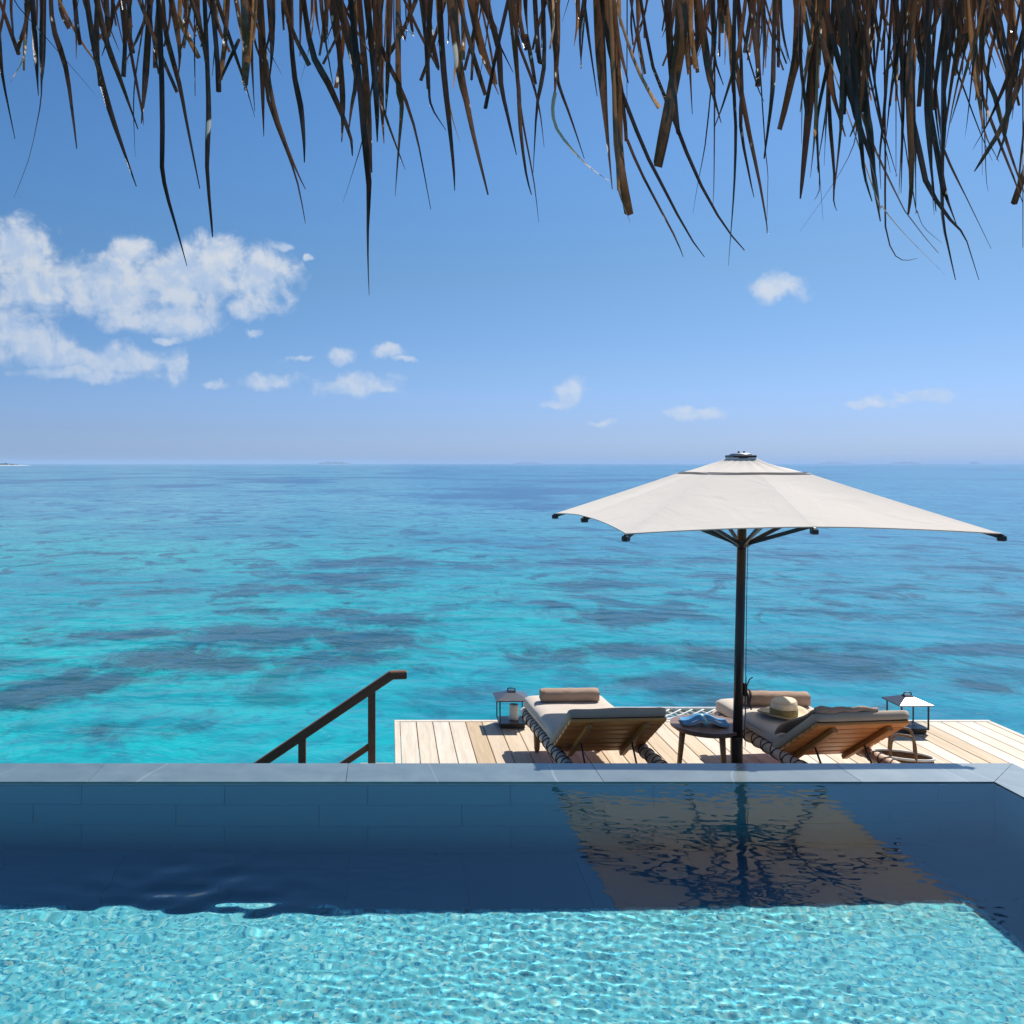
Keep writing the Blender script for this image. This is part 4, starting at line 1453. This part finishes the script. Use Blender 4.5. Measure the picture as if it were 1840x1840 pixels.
    v, f = lathe_data([(.041, .02), (.046, .025), (.046, .33), (.041, .335)], 20)
    link('sleeve', mesh('sleeve', v, f), M_BROWNM, root)
    box('foot_plate', (.50, .50, .018), (0, 0, .0095), M_BROWNM, root, None, .004)
    # pulley cord beside the post, cleat and tie
    tube('pulley_cord', [axis(z) + Vector((.047 + .004 * math.sin(z * 3), -.012, z)) for z in [.35 + i * .15 for i in range(11)]], .0028, M_CORD, root, 5)
    tube('pulley_cord', [axis(z) + Vector((.054 + .006 * math.sin(z * 2 + 1), -.004, z)) for z in [.25 + i * .11 for i in range(6)]], .0030, M_ROPE, root, 5)
    zk = zc(-.03)
    box('cleat', (.030, .034, .10), axis(zk) + Vector((.046, -.012, zk)), M_BROWNM, root, None, .006)
    tube('tie_strap', [axis(zk) + Vector(q) + Vector((0, 0, zk)) for q in ((.050, -.02, .02), (.062, -.03, .055), (.075, -.03, .085), (.098, -.03, .100))], .0045, M_BLACK, root, 6)
    tube('tie_strap', [axis(zk) + Vector(q) + Vector((0, 0, zk)) for q in ((.058, -.02, -.02), (.066, -.03, -.07), (.078, -.03, -.12), (.088, -.03, -.15))], .0065, M_BLACK, root, 6)
parasol()

# ------------------------------------------------------------------ stair down to the water with its handrail
def stairs():
    d = 7.10
    root = empty('water_stair', (0, d, DECK))
    tag(root, 'timber stair leading from the deck down into the lagoon', 'stairs')
    # landing flush with the deck
    for i in range(7):
        box('landing_board', (.275, .128, .03), (-.105, -.42 + .134 * i, -.024), M_DECK, root, None, .003)
    for s in (-.40, .42):
        bar('stringer', (-.10, s, -.16), (-2.45, s, -1.76), .05, .20, M_PILE, root)
    for i in range(7):
        x = -.40 - .285 * i
        box('tread', (.27, .80, .036), (x, .01, -.20 - .195 * i), M_DECK, root, None, .004)
    for (x, z0) in ((-.17, -.04), (-2.2, -1.6)):
        for s in (-.40, .42):
            box('stair_post', (.09, .09, SEA * -1 + 1.0 + DECK + z0 if False else 1.2), (x, s, z0 - .62), M_PILE, root)
    rail = empty('handrail', (0, d, DECK))
    tag(rail, 'dark timber handrail sloping down beside the water stair', 'handrail')
    yy = .0
    def loc(x, y): p = px(x, y, d); return Vector((p.x, yy, p.z - DECK))
    a, b_, e = loc(731, 1212), loc(703, 1213), loc(455, 1381)
    dirv = (e - b_).normalized()
    bar('rail_cap', b_ + Vector((-.012, 0, 0)), a, .062, .062, M_RAIL, rail, bev=.008)
    bar('sloping_rail', b_ + dirv * -.016 + Vector((0, 0, -.001)), b_ + dirv * 2.9, .060, .066, M_RAIL, rail, bev=.008)
    for X in (668, 543, 250):
        p = loc(X, 1300); x = p.x
        t = (x - b_.x) / dirv.x
        z = (b_ + dirv * t).z - .02
        zb = -.16 - .195 / .285 * max(0, -x - .25) - .10
        box('rail_post', (.058, .055, z - zb), (x, yy + .001, (z + zb) / 2), M_RAIL, rail, None, .005)
    l0 = loc(668, 1338)
    bar('lower_rail', l0, l0 + dirv * 2.2, .034, .044, M_RAIL, rail, bev=.005)
stairs()

# ================================================================== THATCHED ROOF EDGE
def leaf_mat():
    m, nt, b, out = new_mat('dry_palm_leaf')
    co = objco(nt, 'UV')
    r = rnd(nt)
    sp = node(nt, 'ShaderNodeSeparateXYZ'); lk(nt, co, sp.inputs[0])
    tone = node(nt, 'ShaderNodeAttribute', attribute_type='OBJECT', attribute_name='tone').outputs['Fac']
    off = node(nt, 'ShaderNodeCombineXYZ'); lk(nt, math_(nt, 'MULTIPLY', r, 50.0), off.inputs[0]); lk(nt, math_(nt, 'MULTIPLY', r, 31.0), off.inputs[1])
    q = vmath(nt, 'ADD', co, off.outputs[0])
    fib = noise(nt, mapping(nt, q, (22, 1.2, 1)), 1.0, 4.0, .6)
    blot = noise(nt, mapping(nt, q, (2.0, 5.0, 1)), 1.0, 4.0, .6)
    t = math_(nt, 'ADD', math_(nt, 'MULTIPLY', fib, .35), math_(nt, 'MULTIPLY', blot, .35))
    t = math_(nt, 'ADD', t, math_(nt, 'SUBTRACT', tone, .15))
    c = ramp(nt, t, [(0.12, (0.034, 0.021, 0.016)), (0.38, (0.095, 0.055, 0.034)), (0.58, (0.23, 0.125, 0.062)), (0.78, (0.50, 0.31, 0.15)), (1.0, (0.82, 0.74, 0.60))])
    # sun glints painted into the leaf colour as pale flakes
    glint = maprange(nt, noise(nt, mapping(nt, q, (.5, 1.3, 1), (0, 0, 0), (9, 3, 0)), 1.0, 2.0, .5), .675, .70, 0, .85)
    c = mixc(nt, math_(nt, 'MULTIPLY', glint, .92), c, (0.84, 0.81, 0.76))
    lk(nt, c, b.inputs['Base Color'])
    b.inputs['Roughness'].default_value = .27
    b.inputs['Specular IOR Level'].default_value = .8
    lk(nt, bump(nt, fib, .35, .004), b.inputs['Normal'])
    tr = node(nt, 'ShaderNodeBsdfTranslucent')
    lk(nt, mixc(nt, 1.0, c, mixc(nt, glint, (.78, .58, .44), (1.0, .97, .92)), 'MULTIPLY'), tr.inputs[0])
    mx = node(nt, 'ShaderNodeMixShader'); setin(nt, mx.inputs[0], math_(nt, 'ADD', maprange(nt, tone, 0.0, 0.85, .13, .60), math_(nt, 'MULTIPLY', glint, .28)))
    lk(nt, b.outputs[0], mx.inputs[1]); lk(nt, tr.outputs[0], mx.inputs[2]); lk(nt, mx.outputs[0], out.inputs['Surface'])
    return m
M_LEAF = leaf_mat()
EAVE = 2.28         # depth of the eave

# hanging strips read off the photograph: tone (d dark, b brown, t tan, p pale, w white for a painted sun glint), width px, path px
STRIPS = """
d7 0,85 5,140 27,250|d9 22,-40 22,66|d8 45,-40 48,76|w5 47,70 42,105 18,149|d10 56,-40 64,90 69,172|d12 78,-40 76,100 74,170
d5 76,100 74,170 66,220 50,290 25,355|d11 90,-40 95,45 118,120 131,210 138,267|t5 96,-20 140,65 172,112 178,130|d2 28,5 85,70 178,177
d11 150,-40 170,90 195,190 222,270 245,335|d11 165,-40 190,70 215,140 248,232|d8 212,-40 224,60 222,138|d6 224,30 240,120 255,200 258,225
d3 258,40 243,140 240,200 243,282|d8 238,-30 290,100 318,165|d12 272,-40 262,130 254,222|d9 283,-40 290,120 292,250 291,300 300,350 320,420 336,478
d9 290,-40 297,54 322,150 337,228 359,339|d10 300,-40 322,80 320,145|t9 318,30 357,104|d9 330,-40 360,50 370,110|d10 366,-40 373,130 375,210 372,300 380,400 382,426
d9 378,-30 390,100 393,165|d7 430,70 393,150|d8 380,-30 420,90 440,150 458,210|b14 437,-40 442,90 440,150|b12 448,-20 452,100 458,200|d11 466,-40 471,130 474,245
d12 480,-40 489,70 484,150|b8 470,40 484,150 500,220 530,300 549,340|d6 476,100 482,180 515,270 535,330 549,402|d11 517,-40 527,120 540,190 546,250 547,292|d7 541,-40 538,100
d12 540,-40 560,90 590,150 628,240 633,280|b9 598,-40 575,100|d11 598,-40 613,130 616,200 614,255|d8 575,-20 583,60 598,150|d10 600,-40 630,80 640,140 632,190 626,240
d13 626,-40 645,140 655,250 663,330 661,400 661,470 663,530|d14 642,-40 660,180 668,310|d12 655,-40 675,160 678,255|d4 665,180 652,250 616,365|d10 682,-40 685,160 690,258
d10 702,-40 697,120 693,210|b10 715,-40 716,150 722,190 716,270 710,352|d9 668,-20 680,70 705,130 725,170 745,230 758,290 774,376|d5 660,-20 690,50|b6 680,150 690,200 715,270 728,305
d3 728,-20 730,50 728,75|d3 736,-20 729,75|b3 715,45 745,63|d8 752,-40 765,70 770,160|d11 777,-40 768,100 770,165|d6 806,-20 775,90 756,145|d5 770,140 775,190 802,235
d10 788,-40 795,100 806,210 815,300 817,343|p6 790,60 795,110 810,200 826,255|b15 808,-30 825,120 838,180 850,240 877,350|d8 815,-40 845,80 872,170|b12 836,-40 865,90 896,170
d10 850,-40 893,70 900,150 915,220 928,278|d7 918,-20 895,80 872,195|d7 880,30 893,70 922,130|d9 910,-40 925,100 932,160 935,230 945,310 955,350|d5 930,120 935,190 945,250 960,330 968,400
b8 914,-40 930,70 955,140 970,200 978,265|d8 944,-40 948,60|b7 946,60 962,150|d8 958,-40 968,100 975,110|d10 974,-40 978,110 965,190 958,310|b6 980,-20 990,45
b13 998,-40 1000,90 997,170|w9 998,165 993,195 1000,230 1030,270 1060,300 1095,325|d7 1000,120 1005,155 1025,210 1050,285|d3 1028,-20 1010,40|d3 1036,-30 1036,58
d8 1046,-40 1055,46 1073,173|d6 1050,20 1043,124|b18 1072,-40 1082,137 1100,340|b16 1086,-40 1107,137 1112,274 1130,384|t9 1110,300 1113,345 1133,400|p8 1095,-30 1137,103 1169,169 1185,194
d4 1127,-40 1127,251|d6 1124,230 1127,251 1157,320 1210,420 1228,462|d8 1090,60 1104,128 1128,194 1160,274 1190,333 1235,418 1266,462|d4 1130,-20 1146,80 1156,141
d10 1145,-40 1169,103 1189,160 1212,217 1251,315 1299,402 1338,450|d12 1197,-40 1206,114 1217,228 1223,243|b22 1226,-40 1223,70 1206,174 1182,296|d7 1235,-40 1239,104 1244,205|d9 1251,-40 1252,106
d12 1250,-40 1270,104 1281,167 1296,221|d7 1277,-40 1284,52 1284,104 1300,153|d9 1295,-40 1296,60|d12 1297,-40 1314,78 1330,157 1347,244 1363,318 1376,390 1380,420
d8 1321,-40 1318,139 1322,226 1320,320 1315,400 1309,478|b7 1332,60 1324,104 1302,179 1283,231|d4 1282,120 1277,167 1267,261 1256,318 1245,383|d3 1284,120 1284,174 1283,318 1281,372
d6 1322,-40 1333,139 1331,226 1347,318 1355,355|b9 1358,-30 1345,52 1338,94|d9 1342,-40 1361,104 1362,155|b4 1360,-30 1363,104|d4 1330,20 1340,83 1361,155 1373,183|d14 1369,-40 1375,70 1371,136
d13 1393,-40 1390,104 1387,174 1373,285|d4 1364,80 1368,157 1376,278 1380,318 1377,420|d6 1401,-40 1406,52 1420,113|d16 1437,-40 1433,87 1421,148 1402,231|d14 1468,-40 1461,104 1454,191 1442,318 1438,357
b8 1436,-30 1456,80|d3 1440,20 1441,174 1440,259|d9 1464,-40 1496,70 1520,157 1539,217|d7 1499,-40 1492,87 1475,174 1468,226 1470,310|b20 1480,20 1487,87 1495,160 1519,245|t9 1474,20 1474,115
d8 1518,-40 1499,70 1490,157 1480,230 1468,304|d8 1519,-40 1522,104 1516,205|p5 1524,-20 1525,17 1527,104|p10 1504,-40 1501,32|d10 1534,-40 1541,78 1545,165|d10 1566,-40 1553,104 1544,200 1527,246
d9 1578,-40 1560,104 1548,200|d8 1592,-40 1577,87 1569,170|d4 1563,30 1562,104 1560,231|d5 1556,80 1563,139 1584,233 1600,310|d14 1520,110 1539,209 1557,261 1574,318 1582,378
b8 1530,130 1550,209 1574,270 1600,325 1630,384 1677,443 1687,455|d2 1541,180 1539,225 1534,260 1505,318 1437,417|d9 1606,-40 1596,104 1588,209 1581,278 1583,340|d6 1626,10 1602,157 1592,250
d8 1650,-40 1623,52 1605,139 1600,191|b20 1648,-40 1636,87 1633,157 1638,318 1632,385|t10 1648,-20 1638,70|d6 1622,-40 1620,122 1621,226 1615,350|d4 1610,100 1610,174 1610,318|d12 1662,-40 1658,104 1651,191
d12 1676,-40 1665,139 1666,226 1675,318 1682,380|d9 1686,-40 1675,122 1676,243|d9 1620,100 1631,174 1650,261 1663,324 1687,367 1720,410 1733,422 1759,503|d13 1696,160 1694,276 1694,384 1704,443 1717,503
d8 1710,-40 1690,87 1680,174 1690,270|d9 1718,-40 1697,122 1699,209 1694,318|d5 1688,-30 1711,96 1734,165 1762,240 1783,289|d9 1726,-40 1725,52 1711,139 1697,243|d8 1752,10 1739,70 1715,174 1699,266
b6 1760,40 1744,97 1722,174 1708,221|d8 1740,-40 1753,122 1772,191 1791,243 1821,318 1838,365|d7 1754,-40 1767,113 1788,174 1805,243 1830,318 1842,350|d6 1780,-40 1765,60|d6 1790,-30 1767,80
d6 1816,-30 1781,87 1774,157 1772,226|b3 1789,-20 1800,80 1797,100|d9 1819,-40 1812,122 1809,226 1791,287|d10 1852,0 1817,157 1804,226|d11 1860,60 1809,209 1770,278 1751,308|d7 1825,100 1781,209 1748,268
d4 1754,80 1748,122 1739,209 1734,247|d4 1763,100 1764,174 1765,315|d2 1766,160 1769,226 1772,318 1776,345|t8 1752,130 1760,183 1770,240 1795,290|d5 1838,100 1838,200 1838,445|d4 1690,230 1697,271 1718,318 1735,352 1781,447
d3 1590,200 1591,300 1591,407 1606,455 1625,468 1648,464|p4 1570,340 1584,369 1627,422 1700,495|d4 1640,340 1649,379 1661,409 1693,437|b6 1486,180 1484,240 1481,298|d6 1490,190 1493,240 1499,312 1498,360 1504,379
d8 1512,190 1510,240 1499,345|d4 1465,190 1467,240 1473,333 1463,360|d2 1470,250 1472,300 1479,395|t5 1466,200 1463,254 1456,319|d9 1540,190 1546,240 1553,312 1567,362|d12 1556,190 1563,240 1572,335 1582,398
d4 1580,200 1589,240 1612,317|d6 1624,180 1622,240 1619,347|d9 1644,240 1646,300 1646,385|d7 1671,180 1673,240 1675,335 1679,386|d9 1690,310 1701,355 1720,407
"""
TONE = {'d': (.04, .30), 'b': (.26, .44), 't': (.42, .58), 'p': (.60, .74), 'w': (.76, .9)}

def spline(P, n):
    """Catmull-Rom through P, n+1 samples"""
    m = len(P)
    Q = [P[0] * 2 - P[1]] + P + [P[-1] * 2 - P[-2]]
    out = []
    for i in range(n + 1):
        s = i / n * (m - 1)
        k = min(int(s), m - 2); t = s - k
        a, b, c, d = Q[k], Q[k + 1], Q[k + 2], Q[k + 3]
        out.append(.5 * ((2 * b) + (c - a) * t + (2 * a - 5 * b + 4 * c - d) * t * t + (3 * b - a - 3 * c + d) * t ** 3))
    return out

def ribbon(P, width, rg, n=9, blunt=False, fold=.35, tw0=None):
    """a folded leaf strip along world points P; three points across, tapering, slowly twisting"""
    S = spline(P, n)
    # strips buckle towards and away from the eave as they hang
    A, fq, ph = rg.uniform(.004, .024), rg.uniform(.8, 2.3), rg.uniform(0, 6.28)
    S = [p + (p - Vector((0, 0, HC))).normalized() * (A * math.sin(6.28 * fq * i / n + ph) * min(1, i / 2)) for i, p in enumerate(S)]
    tw = rg.uniform(-.75, .75) if tw0 is None else tw0
    dt = rg.uniform(-1.1, 1.1)
    V, UV = [], []
    for i, p in enumerate(S):
        t = i / n
        a = S[max(i - 1, 0)]; b = S[min(i + 1, n)]
        tg = (b - a).normalized()
        side = tg.cross(Vector((0, 1, 0)))
        if side.length < 1e-4: side = Vector((1, 0, 0))
        side.normalize()
        nrm = side.cross(tg)
        ang = tw + dt * t * t
        x = side * math.cos(ang) + nrm * math.sin(ang)
        y = nrm * math.cos(ang) - side * math.sin(ang)
        taper = 1.0 if blunt else (1 - max(0, t - .45) / .55 * .82)
        if i == 0: taper *= .9
        w = width * .5 * taper * (1 + .08 * math.sin(9 * t + tw * 5))
        fd = width * fold * taper
        V += [p - x * w, p + y * fd, p + x * w]
        UV += [(0, t), (.5, t), (1, t)]
    Fq = []
    for i in range(n):
        a = 3 * i
        Fq += [(a, a + 1, a + 4, a + 3), (a + 1, a + 2, a + 5, a + 4)]
    return V, Fq, UV

def leaf_obj(P, width, rg, tone, parent, blunt, n=9):
    V, Fq, UV = ribbon(P, width, rg, n, blunt)
    c = P[0]
    me = mesh('leaf', [v - c for v in V], Fq, True)
    uv = me.uv_layers.new(name='UVMap')
    for l in me.loops:
        uv.data[l.index].uv = (UV[l.vertex_index][0], UV[l.vertex_index][1] * 4)
    o = link('leaf_strip', me, M_LEAF, parent)
    o.location = c - parent.location
    o['tone'] = tone
    return o

def thatch():
    rg = random.Random(21)
    root = empty('thatched_roof', (0.6, EAVE, 2.90))
    tag(root, 'dry brown palm thatch fringe hanging from the roof edge overhead', 'thatched roof')
    specs = []
    for line in STRIPS.strip().split('\n'):
        for it in line.split('|'):
            q = it.split()
            tone, w = q[0][0], float(q[0][1:])
            pts = [tuple(map(float, s.split(','))) for s in q[1:]]
            specs.append((tone, w, pts))
    count = 0
    for (tone, w, pts) in specs:
        d = EAVE + rg.uniform(-.14, .16)
        # strips that come out from behind others go on up to the eave
        if pts[0][1] > -35 and tone != 'w' and not (len(pts) == 2 and pts[0][1] > 20):
            x0, y0 = pts[0]; x1, y1 = pts[1]
            sl = (x1 - x0) / max(20.0, (y1 - y0))
            pts = [(x0 - max(-.5, min(.5, sl)) * (y0 + 45) * .7, -45.0)] + pts
        sw = rg.uniform(-.05, .05)
        P = []
        for k, (x, y) in enumerate(pts):
            P.append(px(x, y, d + sw * (max(0, y) / 400.0)))
        if len(P) == 2: P = [P[0], P[0].lerp(P[1], .5) + Vector((rg.uniform(-.003, .003), 0, 0)), P[1]]
        wd = w * 1.02 / F * d
        lo, hi = TONE[tone]
        long_ = pts[-1][1] > 215 and w < 15
        blunt = (not long_) and w > 5 and rg.random() < .6
        leaf_obj(P, wd, rg, rg.uniform(lo, hi), root, blunt, 10 if len(pts) > 4 else 8)
        count += 1
    # short strips packed in the thatch above, thicker to the right as in the photograph
    dens = [(0, 120, .5), (120, 330, .9), (330, 500, 1.5), (500, 560, .7), (560, 720, 1.8), (720, 760, .5), (760, 1000, 1.2), (1000, 1180, .8), (1180, 1420, 1.25), (1420, 1860, 2.3)]
    tot = sum((b - a) * w for a, b, w in dens)
    left = 300 - count
    fill = []
    N = max(left, 0) + 150
    for i in range(N):
        r = rg.random() * tot
        for a, b, w in dens:
            if r < (b - a) * w:
                x = a + r / w; dn = w; break
            r -= (b - a) * w
        ln = rg.uniform(25, 150) * (.65 + .30 * dn) * (1 if i < left else .75)
        lean = rg.gauss(.05, .20 if i < left else .38)
        y0 = -45
        pts = [(x, y0), (x + lean * ln * .5 + rg.gauss(0, 3), y0 + 45 + ln * .5), (x + lean * ln + rg.gauss(0, 5), 20 + ln)]
        d = EAVE + rg.uniform(-.05, .26)
        P = [px(a, b, d) for a, b in pts]
        w = rg.choice([3, 4, 5, 5, 6, 7, 8, 10]) / F * d
        tone = rg.choice(['d'] * 5 + ['b'] * 4 + ['t', 't', 'p'])
        fill.append((P, w, rg.uniform(*TONE[tone])))
    parts = []
    for i, (P, w, tone) in enumerate(fill):
        if i < left:
            leaf_obj(P, w, rg, tone, root, rg.random() < .6, 6)
        else:
            parts.append((P, w))
    VV, FF, UU = [], [], []
    for (P, w) in parts:
        V, Fq, UV = ribbon(P, w, rg, 6, rg.random() < .6)
        o = len(VV)
        VV += V; UU += UV; FF += [tuple(i + o for i in q) for q in Fq]
    # the thatch goes on to both sides of the picture and back over the roof edge
    for k in range(1500):
        side = k % 3
        if side == 2:
            x = rg.uniform(-4.2, 4.6); y = EAVE - rg.uniform(.05, .5); z0 = 3.10 + rg.uniform(.02, .2); ln = rg.uniform(.10, .22)
        else:
            x = rg.uniform(-4.4, -1.05) if side == 0 else rg.uniform(1.70, 4.8)
            y = EAVE + rg.uniform(-.15, .2); z0 = 3.05; ln = rg.uniform(.12, .7)
        ld = rg.gauss(.05, .16)
        P = [Vector((x, y, z0)), Vector((x + ld * ln * .5, y + rg.gauss(0, .01), z0 - ln * .5)), Vector((x + ld * ln, y + rg.gauss(0, .02), z0 - ln))]
        V, Fq, UV = ribbon(P, rg.uniform(.007, .02), rg, 4, rg.random() < .5)
        o = len(VV)
        VV += V; UU += UV; FF += [tuple(i + o for i in q) for q in Fq]
    me = mesh('leaf_mass', [v - root.location for v in VV], FF, True)
    uv = me.uv_layers.new(name='UVMap')
    for l in me.loops: uv.data[l.index].uv = (UU[l.vertex_index][0], UU[l.vertex_index][1] * 4)
    lm = link('leaf_mass', me, M_LEAF, root)
    lm['kind'] = 'stuff'; lm['tone'] = .24
    # roof slab: rises back over the terrace, shaggy underside, carried by an eave beam, rafters and posts
    o = root.location
    thm = plain('thatch_underside', (0.16, 0.095, 0.05), .9, scale=40, var=.45, bmp=.8)
    V, Fq = [], []
    nx, ny = 44, 12
    for lay in (0, 1):
        for j in range(ny + 1):
            for i in range(nx + 1):
                x = -4.5 + 9.4 * i / nx
                y = EAVE - .08 - j / ny * 5.2
                z = 3.10 + (EAVE - .08 - y) * .42 + lay * .24 + rg.uniform(-.02, .02)
                V.append((x - o.x, y - o.y, z - o.z))
    W_ = nx + 1; S_ = W_ * (ny + 1)
    for j in range(ny):
        for i in range(nx):
            a = j * W_ + i
            Fq.append((a, a + 1, a + W_ + 1, a + W_)); Fq.append((S_ + a, S_ + a + W_, S_ + a + W_ + 1, S_ + a + 1))
    for i in range(nx):
        Fq.append((i, S_ + i, S_ + i + 1, i + 1)); a = ny * W_ + i; Fq.append((a, a + 1, S_ + a + 1, S_ + a))
    for j in range(ny):
        a = j * W_; Fq.append((a, a + W_, S_ + a + W_, S_ + a)); a = j * W_ + nx; Fq.append((a, S_ + a, S_ + a + W_, a + W_))
    link('thatch_layer', mesh('thatch_layer', V, Fq), thm, root)
    tube('eave_pole', [(-4.4 - o.x, .62 - o.y, 3.58 - o.z), (4.8 - o.x, .62 - o.y, 3.58 - o.z)], .06, M_PILE, root, 10)
    for i in range(9):
        x = -4.2 + i * 1.1
        tube('rafter', [(x - o.x, EAVE - .15 - o.y, 3.10 + .07 * .42 - .05 - o.z), (x - o.x, -2.9 - o.y, 3.10 + 5.1 * .42 - .05 - o.z)], .035, M_PILE, root, 8)
    for x in (-4.2, 3.25):
        tube('roof_post', [(x - o.x, .58 - o.y, .0 - o.z), (x - o.x, .58 - o.y, 3.56 - o.z)], .07, M_PILE, root, 12)
        tube('roof_post', [(x - o.x, -2.6 - o.y, .0 - o.z), (x - o.x, -2.6 - o.y, 5.0 - o.z)], .07, M_PILE, root, 12)
thatch()
